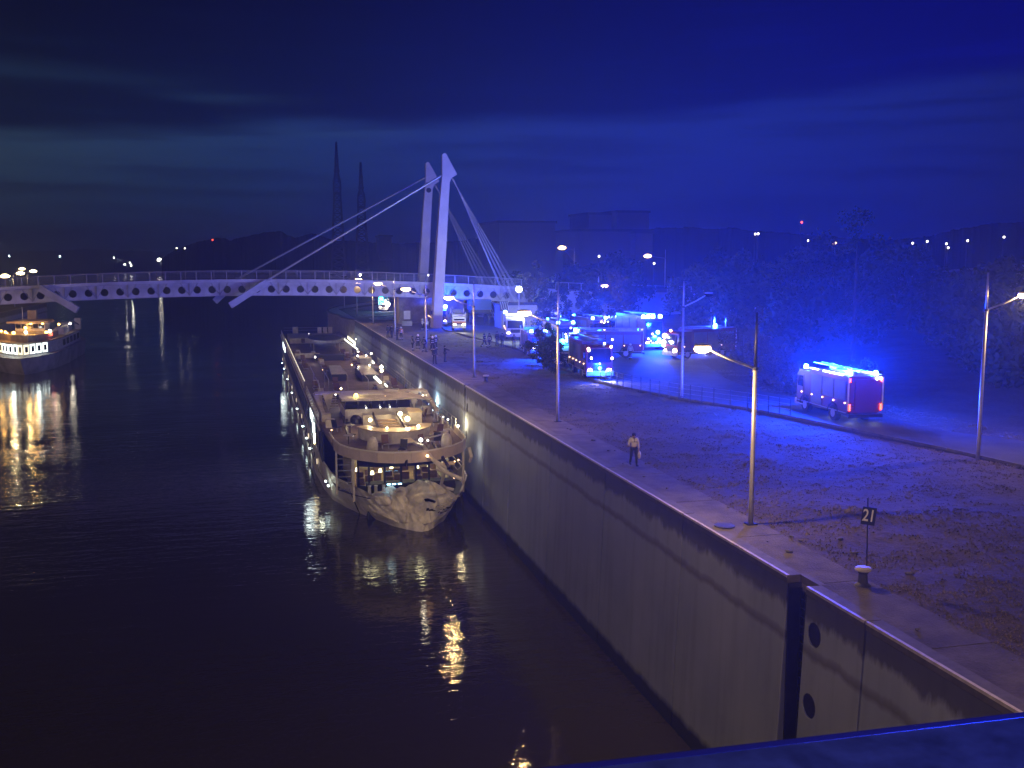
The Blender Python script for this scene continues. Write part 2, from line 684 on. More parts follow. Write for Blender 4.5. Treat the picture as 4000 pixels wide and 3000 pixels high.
base = ramp(nw2.outputs[0], [(.3, (.27, .315, .41)), (.7, (.34, .385, .48))], t)  # blue tint in the concrete stands in for blue light on the wall
# dark growth hanging from the coping, ragged lower edge
zz = val('ADD', sp.outputs[2], val('MULTIPLY', val('SUBTRACT', nw.outputs[0], .5, tree=t), 1.5, tree=t), tree=t)
top = ramp(val('DIVIDE', zz, 10, tree=t), [(0, (0, 0, 0)), (.835, (0, 0, 0)), (.862, (1, 1, 1)), (1, (1, 1, 1))], t)
c = mixc(top, base, (.105, .108, .12), t)
# thinner old water line lower down
z2 = val('ADD', sp.outputs[2], val('MULTIPLY', val('SUBTRACT', nw.outputs[0], .5, tree=t), .55, tree=t), tree=t)
l2 = ramp(val('DIVIDE', z2, 10, tree=t), [(0, (0, 0, 0)), (.715, (0, 0, 0)), (.735, (.85, .85, .85)), (.752, (.55, .55, .55)), (.765, (0, 0, 0)), (1, (0, 0, 0))], t)
c = mixc(l2, c, (.14, .14, .145), t)
wet = ramp(val('DIVIDE', z2, 10, tree=t), [(0, (1, 1, 1)), (.055, (1, 1, 1)), (.09, (.0, .0, .0)), (1, (0, 0, 0))], t)
c = mixc(wet, c, (.03, .03, .028), t)
# vertical runs of dirt
cm3 = t.nodes.new('ShaderNodeCombineXYZ')
t.links.new(val('MULTIPLY', sp.outputs[1], 1.6, tree=t), cm3.inputs[1])
t.links.new(val('MULTIPLY', sp.outputs[2], .12, tree=t), cm3.inputs[2])
nw3 = t.nodes.new('ShaderNodeTexNoise')
nw3.inputs['Scale'].default_value = 1
nw3.inputs['Detail'].default_value = 4
t.links.new(cm3.outputs[0], nw3.inputs['Vector'])
runs = ramp(nw3.outputs[0], [(0, (.86, .86, .86)), (.36, (.90, .90, .90)), (.5, (1, 1, 1)), (1, (1.08, 1.08, 1.08))], t)
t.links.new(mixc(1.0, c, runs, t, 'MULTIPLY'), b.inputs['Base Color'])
bp = t.nodes.new('ShaderNodeBump')
bp.inputs['Strength'].default_value = .35
bp.inputs['Distance'].default_value = .03
t.links.new(nw.outputs[0], bp.inputs['Height'])
t.links.new(bp.outputs[0], b.inputs['Normal'])
WALL = mw

WX0, WX1 = 17.47, 17.85          # face at the water and at the top (battered wall)


def wx(z):
    return WX0 + (WX1 - WX0) * z / 9.3


wall = Thing('quay_wall', kind='structure', at=(17.85, 0, 0))
joints = [-30, -12, 8, 17.5, 26.4]
bays = [(-30, -16), (-16, -4), (-4, 8), (8, 17.5), (17.5, 26.4), (26.4, 29.85), (31.05, 40), (40, 50), (50, 60), (60, 70), (70, 78), (78, 86.0), (86.55, 95),
        (95, 105), (105, 115), (115, 125), (125, 135), (135, 145), (145, 155), (155, 165), (165, 175), (175, 182)]
for y0, y1 in bays:
    holes = []
    if y0 == 26.4:
        holes = [(29.2, 8.05), (29.2, 5.6), (29.2, 3.2), (29.2, .9)]
    if y1 == 86.0:
        holes = [(85.2, 7.7), (85.2, 5.3)]
    mb = MB()
    a, bb = y0 + .05, y1 - .05
    z0, z1 = -.6, 9.22
    if not holes:
        mb.add([(wx(z0), a, z0), (wx(z0), bb, z0), (wx(z1), bb, z1), (wx(z1), a, z1), (wx(z0) + .7, a, z0), (wx(z0) + .7, bb, z0), (wx(z1) + .7, bb, z1), (wx(z1) + .7, a, z1)],
               [(0, 3, 2, 1), (3, 7, 6, 2), (0, 4, 7, 3), (1, 2, 6, 5)])
    else:
        # plate with round pockets: column of cells round each pocket, plain strips elsewhere
        r = .42
        hy = holes[0][0]
        c0, c1 = hy - .55, min(hy + .55, bb)

        def P(y, z, d=0):
            return (wx(z) + d, y, z)
        mb.add([P(a, z0), P(c0, z0), P(c0, z1), P(a, z1)], [(0, 3, 2, 1)])
        if c1 < bb - .01:
            mb.add([P(c1, z0), P(bb, z0), P(bb, z1), P(c1, z1)], [(0, 3, 2, 1)])
        zs = sorted([h_[1] for h_ in holes])
        last = z0
        for hz in zs:
            lo, hi = hz - .6, hz + .6
            mb.add([P(c0, last), P(c1, last), P(c1, lo), P(c0, lo)], [(0, 3, 2, 1)])
            last = hi
            n = 16
            ring, sq, inn = [], [], []
            for k in range(n):
                an = 2 * math.pi * k / n
                cy_, sz_ = math.cos(an), math.sin(an)
                kk = 1 / max(abs(cy_), abs(sz_))
                yy = hy + cy_ * kk * .55
                sq.append(P(min(yy, c1), hz + sz_ * kk * .6))
                ring.append(P(hy + cy_ * r, hz + sz_ * r))
                inn.append(P(hy + cy_ * r, hz + sz_ * r, .35))
            o = len(mb.v)
            mb.v += sq + ring + inn
            for k in range(n):
                k2 = (k + 1) % n
                mb.f += [(o + k, o + k2, o + n + k2, o + n + k), (o + n + k, o + n + k2, o + 2 * n + k2, o + 2 * n + k)]
            mb.f.append(tuple(o + 2 * n + k for k in range(n)))
            # fill the square's corners
            for sy, szz in ((-1, -1), (1, -1), (1, 1), (-1, 1)):
                pass
        mb.add([P(c0, last), P(c1, last), P(c1, z1), P(c0, z1)], [(0, 3, 2, 1)])
        mb.add([(wx(z0), a, z0), (wx(z0) + .7, a, z0), (wx(z1) + .7, a, z1), (wx(z1), a, z1)], [(0, 1, 2, 3)])
        mb.add([(wx(z0), bb, z0), (wx(z0) + .7, bb, z0), (wx(z1) + .7, bb, z1), (wx(z1), bb, z1)], [(0, 3, 2, 1)])
        for hy_, hz in holes:
            pk = MB().tube([(wx(hz) + .08, hy_, hz - .1), (wx(hz) + .30, hy_, hz - .1)], .09, 8)
            wall.add('mooring_hook', pk, M['bollard'])
            wall.add('pocket_shade', MB().tube([(wx(hz) + .05, hy_, hz), (wx(hz) + .33, hy_, hz)], .44, 20), mat('recess_shade', (.022, .022, .026), .85, nscale=1.5, namt=.4))  # near-black plug puts the pocket's shade into colour
    # small gaps read as joints: something dark stands behind them
    mb.box((18.35, (a + bb) / 2, 4.3), (.3, bb - a + .1, 9.8))
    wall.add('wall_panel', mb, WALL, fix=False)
    cp = MB()
    ye = bb + .02
    cp.box((18.10, (a + bb) / 2, 9.385), (.56, bb - a + .04, .27))
    wall.add('coping_stone', cp, M['coping'])
    wall.add('edge_highlight', MB().box((17.86, (a + bb) / 2, 9.49), (.11, bb - a + .03, .09)), mat('highlight_strip', (.55, .50, .46), .5, nscale=4, namt=.2))  # pale strip paints the bright highlight along the coping edge
# ladder recess with its ladder
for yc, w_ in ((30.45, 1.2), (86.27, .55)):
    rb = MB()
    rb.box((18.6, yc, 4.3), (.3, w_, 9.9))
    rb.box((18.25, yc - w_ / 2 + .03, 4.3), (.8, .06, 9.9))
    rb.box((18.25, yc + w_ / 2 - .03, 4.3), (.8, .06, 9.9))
    wall.add('ladder_recess', rb, mat('recess_shade', (.022, .022, .026), .85, nscale=1.5, namt=.4))  # shade inside the recess is put into its near-black colour
    st2 = MB()
    for s_ in (-1, 1):
        st2.bar((18.15, yc + s_ * min(.22, w_ * .3), -.3), (18.15, yc + s_ * min(.22, w_ * .3), 9.2), .05)
    wall.add('ladder_rail', st2, M['dark'])
    for k in range(30):
        z = .1 + k * .31
        wall.add('rung', MB().bar((18.15, yc - min(.22, w_ * .3), z), (18.15, yc + min(.22, w_ * .3), z), .035), M['dark'])
    wall.add('coping_stone', MB().box((18.45, yc, 9.385), (.25, w_, .27)), M['coping'])
mb = MB().prism([(18.34, -50), (19, -50), (19, 182), (18.34, 182)], 9.0, 9.40)
wall.add('wall_backing', mb, M['concrete'])
# far end of the quay, stepping out into the river with a round nose
end = [(17.9, 182), (17.0, 184.5), (16.4, 190), (16.4, 198), (15.7, 203), (15.3, 212), (16.2, 222), (19, 234), (24, 246), (32, 262), (46, 280), (70, 300), (70, 182)]
mb = MB().prism(end, -.6, 9.49)
wall.add('rounded_quay_end', mb, M['concrete'])
mb = MB()
for i in range(len(end) - 3):
    mb.bar((end[i][0], end[i][1], 9.56), (end[i + 1][0], end[i + 1][1], 9.56), .5, .18)
wall.add('end_coping', mb, M['coping'])

# ------------------------------------------------------------------ tarmac yard and access road
asph = mat('tarmac', (.062, .060, .060), .75, nscale=.5, namt=.35, bump=.5, bscale=18)
mb = MB()
mb.add([(x, y, 9.62) for x, y in yard_ring] + [(x, y, 9.3) for x, y in yard_ring], [tuple(range(len(yard_ring)))] +
       [(i, (i + 1) % len(yard_ring), len(yard_ring) + (i + 1) % len(yard_ring), len(yard_ring) + i) for i in range(len(yard_ring))])
single('road', mb, asph, kind='structure')
kerb = Thing('kerb', kind='structure', at=(30, 80, 9.5))
for i in range(len(near_e) - 1):
    a, b_ = Vector((*near_e[i], 9.66)), Vector((*near_e[i + 1], 9.66))
    ln = (b_ - a).length
    n = max(1, int(ln / 3))
    for k in range(n):
        p0, p1 = a.lerp(b_, k / n), a.lerp(b_, (k + 1) / n - .012)
        kerb.add('kerb_stone', MB().bar(p0, p1, .10, .14), M['coping'])
RZ = 9.62
# ------------------------------------------------------------------ tufts of dry grass
random.seed(11)


def tufts(name, n, xr, yr, hr, m, dens=None):
    vs, fs = [], []
    k = 0
    tries = 0
    while k < n and tries < n * 6:
        tries += 1
        x = random.uniform(*xr)
        y = yr[0] + (yr[1] - yr[0]) * random.random() ** 1.5
        d = noise.noise(Vector((x * .45, y * .45, 0))) + .45 * noise.noise(Vector((x * 1.7, y * 1.7, 7)))
        if d < random.uniform(-.6, .35):
            continue
        if on_road(x, y):
            continue
        z = gz(x, y) - .03
        for j in range(5):
            a = random.uniform(0, 6.28)
            h_ = random.uniform(*hr)
            w_ = random.uniform(.03, .07)
            dx, dy = math.cos(a), math.sin(a)
            ox, oy = random.uniform(-.12, .12), random.uniform(-.12, .12)
            le = random.uniform(.3, 1.1) * h_
            o = len(vs)
            vs += [(x + ox - dy * w_, y + oy + dx * w_, z), (x + ox + dy * w_, y + oy - dx * w_, z), (x + ox + dx * le, y + oy + dy * le, z + h_)]
            fs.append((o, o + 1, o + 2))
        k += 1
    return single(name, MB().add(vs, fs), m, kind='stuff', label=None, fix=False)


g1 = tufts('grass', 30000, (20.2, 46), (14, 92), (.02, .085), M['drygrass'])
g1['label'] = 'dry rough grass covering the bank beside the promenade'
g1['category'] = 'grass'
g2 = tufts('grass', 6000, (20.6, 31), (90, 150), (.02, .08), M['drygrass'])
g2['label'] = 'dry grass on the far bank around the firefighters'
g2['category'] = 'grass'
# ------------------------------------------------------------------ street lamps along the quay and the road
def lamp_post(name, label, x, y, z0, ztop, joint, head, power, lit=True, second=None, group=None, head_r=.26, base_r=.11, extras=False, light=True, col=SODIUM, gm=None):
    t = Thing(name, label, 'street lamp', (x, y, z0), group)
    mid = joint
    t.add('pole', MB().tube([(x, y, z0 - .3), (x, y, z0 + 1.0), (x, y, mid)], [base_r, base_r * .95, base_r * .75], 10), M['steel'], smooth=True)
    if ztop > mid + .3:
        t.add('upper_pole', MB().tube([(x, y, mid), (x, y, ztop)], [base_r * .6, base_r * .42], 8), M['dark'] if extras else M['steel'], smooth=True)
        t.add('collar', MB().tube([(x, y, mid - .06), (x, y, mid + .06)], base_r * 1.05, 10), M['dark'])
    t.add('base_plate', MB().box((x, y, z0 + .03), (.42, .42, .06)), M['dark'])
    hd = Vector(head)
    j = Vector((x, y, mid))
    d = (hd - j)
    t.add('arm', MB().tube([j, j + d * .5, hd - d.normalized() * .55 + Vector((0, 0, .06)), hd + Vector((0, 0, .12))], [.055, .05, .045, .04], 8), M['steel'], smooth=True)
    dn = Vector((d.x, d.y, 0)).normalized()
    ang = math.atan2(dn.y, dn.x)
    hb = MB().ball((0, 0, .15), head_r * .95, 10, 1.6, .75, .30)
    hb.v = [tuple(Matrix.Rotation(ang, 3, 'Z') @ Vector(p) + hd) for p in hb.v]
    t.add('lamp_head', hb, M['steel'], smooth=True)
    lb = MB().ball((0, 0, -.0), head_r, 10, 1.45, .85, .62)
    lb.v = [tuple(Matrix.Rotation(ang, 3, 'Z') @ Vector(p) + hd) for p in lb.v]
    t.add('lamp_glass', lb, (gm or SOD) if lit else M['glass'], smooth=True)
    if lit and light:
        t.lamp(hd - Vector((0, 0, .30)), power * KS, col, .14)
    if second:
        s2 = Vector(second)
        t.add('second_arm', MB().tube([(x, y, ztop - .5), s2.lerp(Vector((x, y, ztop - .5)), .4) + Vector((0, 0, .1)), s2], [.05, .045, .04], 8), M['steel'])
        t.add('second_lamp_head', MB().ball(s2, .24, 8, 1.7, .8, .45), M['steel'])
    return t


lab = {37.7: 'nearest grey street lamp on the quay, lit amber over the canal', 65.3: 'second street lamp along the quay edge, beyond the walking man',
       91.8: 'quay street lamp just behind the pale mooring post', 118.3: 'quay street lamp with firefighters gathered at its foot',
       144.8: 'quay street lamp standing beside the dark bystanders near the bridge', 171.3: 'quay street lamp right under the white bridge girder',
       197.8: 'first quay street lamp beyond the bridge', 224.3: 'farthest quay street lamp on the rounded quay end',
       11.2: 'street lamp on the quay beside the viewpoint', -15.3: 'street lamp on the quay behind the viewpoint'}
for i, y in enumerate((-15.3, 11.2, 37.7, 65.3, 91.8, 118.3, 144.8, 171.3, 197.8, 224.3)):
    lamp_post('street_lamp', lab[y], 19.85, y, 9.5, 18.3 if y != 65.3 else 18.9, 16.0, (17.55, y + .1, 16.85), {11.2: 1500, -15.3: 1500, 37.7: 1500}.get(y, 1100), group='street lamps along the quay edge', extras=(y == 37.7), lit=y < 172, head_r=.26 if y < 40 else (.32 if y < 100 else .4))
lamp_post('street_lamp', 'lit street lamp on the right edge of the grass by the dirt road', 38.1, 46.8, 9.5, 19.7, 17.7, (40.5, 46.9, 18.45), 1500, group='street lamps beside the access road', head_r=.25)
lamp_post('street_lamp', 'unlit bluish street lamp standing on the road edge', 32.4, 73.4, 9.7, 18.7, 16.7, (34.6, 73.6, 17.6), 0, lit=False, group='street lamps beside the access road')
for (px, py, bx, by, D, tx, lb, hr) in ((2195, 968, 2243, 1090, 250, 980, 'amber street lamp high on the embankment, left one of the pair', .75), (2530, 1000, 2597, 1118, 250, 975, 'amber street lamp high on the embankment, right one of the pair', .75),
                                     (2360, 1117, 2336, 1300, 140, 1080, 'amber street lamp rising from behind the leafy tree', .40), (2183, 1105, 2176, 1250, 190, 1085, 'small lamp glowing behind the leafy tree crown', .45),
                                     (2300, 1110, 2296, 1260, 190, 1095, 'yellow lamp above the rust-lit part of the tree', .48)):
    h_ = V(px, py, D)
    bs = V(bx, by, D)
    tp = V(bx, tx, D)
    lamp_post('street_lamp', lb, bs[0], D, bs[2], max(tp[2], h_[2]), h_[2] - .6, h_, 500, group='street lamps on the far roads', head_r=hr, base_r=.2)
h_ = V(2840, 1028, 300)
lamp_post('street_lamp', 'lone small lamp in front of the dark wooded slope', h_[0] + .6, 300, h_[2] - 9, h_[2], h_[2] - .6, h_, 60, group='street lamps on the far roads', head_r=.5, base_r=.2)
# left bank
for (px, py, D, lb) in ((20, 1078, 215, 'nearest yellow lamp on the left quay, at the picture edge'), (80, 1067, 250, 'lower of the two overlapping yellow lamps on the left quay'), (86, 1050, 330, 'upper of the two overlapping yellow lamps on the left quay'),
                        (130, 1059, 290, 'rightmost yellow lamp of the left quay')):
    h_ = V(px, py, D)
    lamp_post('street_lamp', lb, h_[0] - 1.6, D, 9.5, h_[2], h_[2] - .7, h_, 2600 if D < 260 else 1200, group='yellow lamps on the left quay', head_r=.62, base_r=.16, col=(1, .66, .28), gm=SODY)
# lamps on the left quay out of the picture that light the grey ship beside them
for y in (180, 150, 120, 90, 60, 30):
    lamp_post('street_lamp', 'yellow lamp on the left quay beyond the picture edge, %s from the bridge' % ORD[(180 - y) // 30], -50.5, y, 9.5, 17.6, 16.2, (-48.6, y, 17), 2600 if y > 140 else 1400, group='yellow lamps farther along the left quay', head_r=.3, col=(1, .66, .28), gm=SODY)

# ------------------------------------------------------------------ left bank quay
lq = Thing('left_quay_wall', kind='structure', at=(-48, 200, 0))
for i in range(24):
    y0 = 20 + i * 10.4
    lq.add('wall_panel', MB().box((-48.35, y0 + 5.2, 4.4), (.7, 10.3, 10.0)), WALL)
    lq.add('coping_stone', MB().box((-48.2, y0 + 5.2, 9.46), (.7, 10.38, .2)), M['coping'])
lq.add('end_wall', MB().box((-80, 270, 4.4), (64, .6, 10)), WALL)
single('left_bank_ground', MB().box((-349, 140, 9.1), (600, 262, .8)), GROUND, kind='structure')

# ------------------------------------------------------------------ cable-stayed footbridge
def zs(x):
    return 17.05 - .0008 * x * x


BY = 163.0
br = Thing('cable_stayed_bridge', 'white cable-stayed bridge with round holes in its girder crossing the canal', 'bridge', (28, BY, 9.5))
# a girder cell with a round hole
cell = MB()
w_, h_ = 2.2, 1.95
n = 20
for sgn, yy in ((1, 0.0), (-1, .06)):
    o = len(cell.v)
    for k in range(n):
        a = 2 * math.pi * k / n
        cx, sy = math.cos(a), math.sin(a)
        kk = 1 / max(abs(cx), abs(sy))
        cell.v.append((cx * kk * w_ / 2, yy, sy * kk * h_ / 2))
    # exact corners
    for k in range(n):
        a = 2 * math.pi * k / n
        cell.v.append((math.cos(a) * .56, yy, math.sin(a) * .56 - .05))
    for k in range(n):
        k2 = (k + 1) % n
        cell.f.append((o + k, o + k2, o + n + k2, o + n + k))
for k in range(n):
    k2 = (k + 1) % n
    cell.f.append((n + k, n + k2, 3 * n + k2, 3 * n + k))
# square corners
for yy in (0.0, .06):
    for sx in (-1, 1):
        for sz in (-1, 1):
            pts = []
            for k in range(n):
                a = 2 * math.pi * k / n
                if math.cos(a) * sx > .5 and math.sin(a) * sz > .5:
                    kk = 1 / max(abs(math.cos(a)), abs(math.sin(a)))
                    pts.append((math.cos(a) * kk * w_ / 2, yy, math.sin(a) * kk * h_ / 2))
            if len(pts) == 2:
                cell.add([pts[0], (sx * w_ / 2, yy, sz * h_ / 2), pts[1]], [(0, 1, 2)])
CELL = cell.mesh('girder_panel', M['bridgew'])
recalc(CELL)
x0, x1 = -74.8, 46.2
xx = x0
i = 0
RAILP = MB().bar((0, 0, 0), (0, .0, 1.32), .13).mesh('rail_post', M['bridged'])
RIB = MB().box((0, -.08, 0), (.07, .14, 1.93)).mesh('rib', M['bridged'])
while xx < x1 - .1:
    xc = xx + 1.1
    z = zs(xc) - .35
    sl = -.0016 * xc
    br.place('girder_panel', CELL, (xc, BY, z - 1.02), (0, -math.atan(sl), 0))
    if i % 2 == 0:
        br.place('rib', RIB, (xx, BY, zs(xx) - 1.37))
        a = Vector((xx, BY - .05, zs(xx) - 2.2))
        for s_ in (-1, 1):
            br.add('bracket_strut', MB().bar(a, (xx + s_ * 1.25, BY - 1.15, zs(xx) - .36), .07), M['bridged'])
    br.place('rail_post', RAILP, (xc, BY - 1.25, zs(xc)))
    if i % 2 == 1:
        br.place('rail_post', RAILP, (xc, BY + 10.3, zs(xc)))
    xx += 2.2
    i += 1


def strip(x0, x1, y0, y1, zt, zb, n=24):
    mb = MB()
    for k in range(n):
        a, b_ = x0 + (x1 - x0) * k / n, x0 + (x1 - x0) * (k + 1) / n
        o = len(mb.v)
        for x in (a, b_):
            for y in (y0, y1):
                mb.v += [(x, y, zs(x) + zt), (x, y, zs(x) + zb)]
        mb.f += [(o, o + 4, o + 6, o + 2), (o + 1, o + 3, o + 7, o + 5), (o, o + 1, o + 5, o + 4), (o + 2, o + 6, o + 7, o + 3)]
    return mb


br.add('deck_slab', strip(x0, x1, BY - 1.35, BY + 10.4, 0, -.12), M['bridgew'])
br.add('deck_edge_beam', strip(x0, x1, BY - 1.42, BY - 1.352, .14, -.32), M['bridgew'])
br.add('deck_surface', strip(x0, x1, BY - 1.1, BY + 10.2, .045, .005), asph)
br.add('girder_top_flange', strip(x0, x1, BY - .22, BY + .3, -.302, -.37), M['bridgew'])
br.add('girder_bottom_flange', strip(x0, x1, BY - .25, BY + .35, -2.32, -2.42), M['bridgew'])
br.add('far_girder', strip(x0, x1, BY + 8.8, BY + 8.95, -.35, -2.3), M['lattice'])  # dark colour carries the shade under the deck
br.add('handrail', strip(x0, x1, BY - 1.30, BY - 1.20, 1.38, 1.30), M['bridged'])
for k in range(6):
    br.add('rail_wire', strip(x0, x1, BY - 1.27, BY - 1.24, .24 + k * .18, .215 + k * .18), M['bridged'])
br.add('far_handrail', strip(x0, x1, BY + 10.25, BY + 10.35, 1.38, 1.30), M['bridged'])
for k in range(4):
    br.add('rail_wire', strip(x0, x1, BY + 10.28, BY + 10.31, .3 + k * .24, .27 + k * .24), M['bridged'])
# pylons
out = [(29.86, 36.5), (29.54, 36.25), (29.51, 33.0), (28.98, 27.5), (28.3, 17.6), (27.8, 9.0), (29.25, 9.0), (29.8, 17.8), (30.35, 26.7), (30.68, 32.0), (30.93, 32.7), (31.85, 33.3), (30.14, 36.43)]


def pylon(y, d0, d1):
    mb = MB()
    n_ = len(out)
    for s_ in (0, 1):
        for (x, z) in out:
            th = d0 + (d1 - d0) * max(0, min(1, (z - 9) / 24))
            mb.v.append((x, y + s_ * th, z))
    mb.f.append(tuple(range(n_))[::-1])
    mb.f.append(tuple(range(n_, 2 * n_)))
    for k in range(n_):
        k2 = (k + 1) % n_
        mb.f.append((k, k2, n_ + k2, n_ + k))
    return mb


p1 = br.add('pylon', pylon(159.2, 2.6, .9), M['pylon'])
br.add('anchor_cover', MB().cylx((30.0, 159.15, 32.0), .01, .01), M['dark'], parent=p1)
p2 = br.add('pylon', pylon(174.6, 2.6, .9), M['pylon'])
br.add('cable_eye', MB().tube([(30.0, 174.5, 31.8), (30.0, 174.62, 31.8)], .42, 14), M['dark'], parent=p2)
# outriggers and cables
for (ya, yb) in ((160.9, 160.0), (174.6, 175.6)):
    ox = 0 if ya < 165 else -4.4
    br.add('outrigger', MB().bar((2.7 + ox, ya, zs(2) - .2), (-2.9 + ox * .6, yb, 13.3), .6, .95), M['bridgew'])
    if ya < 165:
        br.add('outrigger', MB().bar((-29.3, ya, zs(29) - .3), (-24.3, yb, 12.9), .6, .95), M['bridgew'])
    yp = 159.7 if ya < 165 else 175.1
    br.add('stay_cable', MB().tube([(29.6, yp, 33.2 if ya < 165 else 34.0), (2.4 + ox, ya - (.2 if ya < 165 else -.2), 16.9)], .17, 8), M['steel'])
    for k in range(8):
        f = k / 7
        br.add('back_stay', MB().tube([(31.4 - .35 * f, yp + .05 + .25 * (k % 2), 32.6 + .25 * f), (41.9 + k * .55, yp + 1.2 + (k % 2) * .9, 9.5)], .05, 6), M['steel'])
br.add('pier', MB().box((29.5, 172.0, 11.6), (11, 4.0, 5.2)), M['concrete'])
br.add('bridge_bearing', MB().box((29.0, 168, 14.2), (1.2, 4, 1.0)), M['bridged'])
br.add('abutment', MB().box((46.5, 168, 12.2), (5, 11, 6.2)), M['building'])
br.add('approach_ramp', MB().extr([(46, 162.4, 15.2), (130, 162.4, 12.0), (130, 162.4, 9), (46, 162.4, 9)], (0, 11, 0)), M['building'])
rp = MB()
for k in range(14):
    x = 46.8 + 2.2 * k
    rp.bar((x, 162.6, 15.2 - (x - 46) * .038), (x, 162.6, 16.5 - (x - 46) * .038), .1)
rp.bar((46, 162.6, 16.5), (77, 162.6, 16.5 - 31 * .038), .1)
br.add('ramp_railing', rp, M['bridged'])
br.add('left_abutment', MB().box((-68, 168, 11.2), (30, 10.5, 6.4)), M['concrete'])
# building and board below the bridge
hut = Thing('service_building', 'blue-lit low building with pale wall panels under the bridge', 'building', (40, 153, 9.5))
hut.add('wall', MB().box((41.2, 155.2, 11.35), (7.6, 4.6, 3.7)), M['building'])
hut.add('roof', MB().box((41.2, 155.1, 13.3), (8.1, 5.2, .22)), M['dark'])
for k in range(5):
    hut.add('wall_seam', MB().box((38.2 + k * 1.5, 152.86, 11.2), (.07, .06, 3.2)), M['bridged'])
hut.add('door', MB().box((40.6, 152.85, 10.6), (.95, .08, 2.1)), M['dark'])
cont = Thing('blue_box_truck_body', 'bright blue box body parked under the bridge girder', 'container', (36.0, 159, 9.7))
cont.add('box_body', MB().box((35.6, 160.5, 13.0), (3.4, 2.4, 1.6)), M['blue'])
cont.add('chassis', MB().box((35.6, 160.5, 11.9), (3.2, 2.2, .5)), M['dark'])
for sx in (-1.2, 1.2):
    for sy in (-1, 1):
        cont.add('wheel', MB().cylx((35.6 + sx, 160.5 + sy * .9, 10.6), .8, .3), M['black'])
chev = Thing('chevron_board', 'dark board with slanted pale stripes beside the blue box', 'road sign', (38.0, 152.4, 9.7))
chev.add('board', MB().box((37.6, 152.3, 13.1), (1.3, .06, 1.5)), M['dark'])
for k in range(4):
    chev.add('stripe', MB().bar((37.05 + k * .34, 152.25, 13.75), (37.35 + k * .34, 152.25, 12.5), .03, .13), M['white'])
chev.add('post', MB().bar((37.6, 152.4, 9.5), (37.6, 152.4, 13), .1), M['steel'])
wb = Thing('white_board', 'white square board standing before the dark bridge pier', 'board', (25.7, 165, 9.5))
p = V(1590, 1228, 165)
wb.add('panel', MB().box((p[0], 165, p[2] - .1), (1.05, .08, 1.35), 0, .0), M['white'])
wb.add('stand', MB().box((p[0] - .1, 164.6, 9.9), (1.6, .6, .8)), M['bridgew'])
# ------------------------------------------------------------------ far bank, hills, masts
HILL = mat('far_hill', (.020, .024, .020), .95, nscale=.01, namt=.4)


def ridge(name, pts, y0, depth, amp, label=None, step=None, base=-3, kind='structure'):
    """pts: (px, py of skyline); a wooded ridge whose crest stands at distance y0 along the canal"""
    cr = []
    for (ax, ay), (bx, by) in zip(pts[:-1], pts[1:]):
        nn = max(2, int(abs(bx - ax) / (step or 8)))
        for k in range(nn):
            f = k / nn
            x, y = ax + (bx - ax) * f, ay + (by - ay) * f
            cr.append((x, y))
    cr.append(pts[-1])
    mb = MB()
    for i, (x, y) in enumerate(cr):
        d = noise.noise(Vector((x * .011, 3, y0))) * .5 + noise.noise(Vector((x * .045, 1, y0))) * .35 + noise.noise(Vector((x * .14, 2, y0))) * .25
        r = _ray(x, y - d * amp)
        # crest at fixed straight distance y0 from the viewpoint's lateral line
        k = y0 / (r[0] * sa + r[1] * ca)
        cx, cyy, cz = r[0] * k, r[1] * k, CAMH + r[2] * k
        f0 = 1 - depth / y0
        mb.v += [(cx * f0, cyy * f0, base), (cx * (1 - depth * .45 / y0), cyy * (1 - depth * .45 / y0), base + (cz - base) * .62), (cx, cyy, cz), (cx * 1.06, cyy * 1.06, base)]
    for i in range(len(cr) - 1):
        for k in range(3):
            a = i * 4 + k
            mb.f.append((a, a + 4, a + 5, a + 1))
    return single(name, mb, HILL, kind=kind, fix=False)


ridge('far_shore_hill', [(-1500, 1000), (-400, 985), (0, 984), (180, 980), (330, 973), (480, 977), (700, 982), (1200, 985), (2100, 985)], 2400, 300, 7)
ridge('wooded_hill', [(630, 1010), (690, 975), (770, 945), (850, 928), (900, 938), (960, 925), (1040, 905), (1090, 902), (1150, 928), (1220, 915), (1300, 935), (1420, 945), (1560, 952), (1800, 940), (1980, 925), (2100, 940), (2400, 950)], 500, 90, 12, step=5)
ridge('right_hill', [(2200, 930), (2440, 905), (2560, 893), (2700, 888), (2850, 893), (3000, 905), (3150, 915), (3400, 935), (3600, 930), (3760, 890), (3900, 872), (4050, 862), (4400, 850), (5200, 840), (6500, 830)], 330, 70, 12, step=5)


def lattice(px, py_top, py_base, D, label):
    a, b_ = V(px, py_base, D), V(px, py_top, D)
    t = Thing('lattice_mast', label, 'pylon', (a[0], D, -2), 'tall lattice masts behind the bridge')
    z0, z1 = -2, b_[2]
    H_ = z1 - z0

    def hw(f):
        return .5 * ((6.5 * (1 - f) ** 1.3 + 1.3) if f < .72 else (1.3 + (1.0 - f) * 6 if f < .78 else 1.3 * (1.02 - f) / .22 + .2))
    legs = [MB() for _ in range(4)]
    dg = MB()
    N_ = 26
    pr = None
    for k in range(N_ + 1):
        f = k / N_
        w = hw(f)
        z = z0 + f * H_
        cs = [(a[0] + i * w, D + j * w, z) for i, j in ((-1, -1), (1, -1), (1, 1), (-1, 1))]
        if pr:
            for q_ in range(4):
                legs[q_].bar(pr[q_], cs[q_], .5)
                dg.bar(pr[q_], cs[(q_ + 1) % 4], .28)
                dg.bar(cs[q_], cs[(q_ + 1) % 4], .25)
        pr = cs
    for l_ in legs:
        t.add('leg', l_, M['lattice'])
    t.add('bracing', dg, M['lattice'])
    for f, w in ((.70, 3.5), (.83, 2.5), (.9, 1.8)):
        t.add('crossarm', MB().box((a[0], D, z0 + f * H_), (w, 1, .8)), M['lattice'])


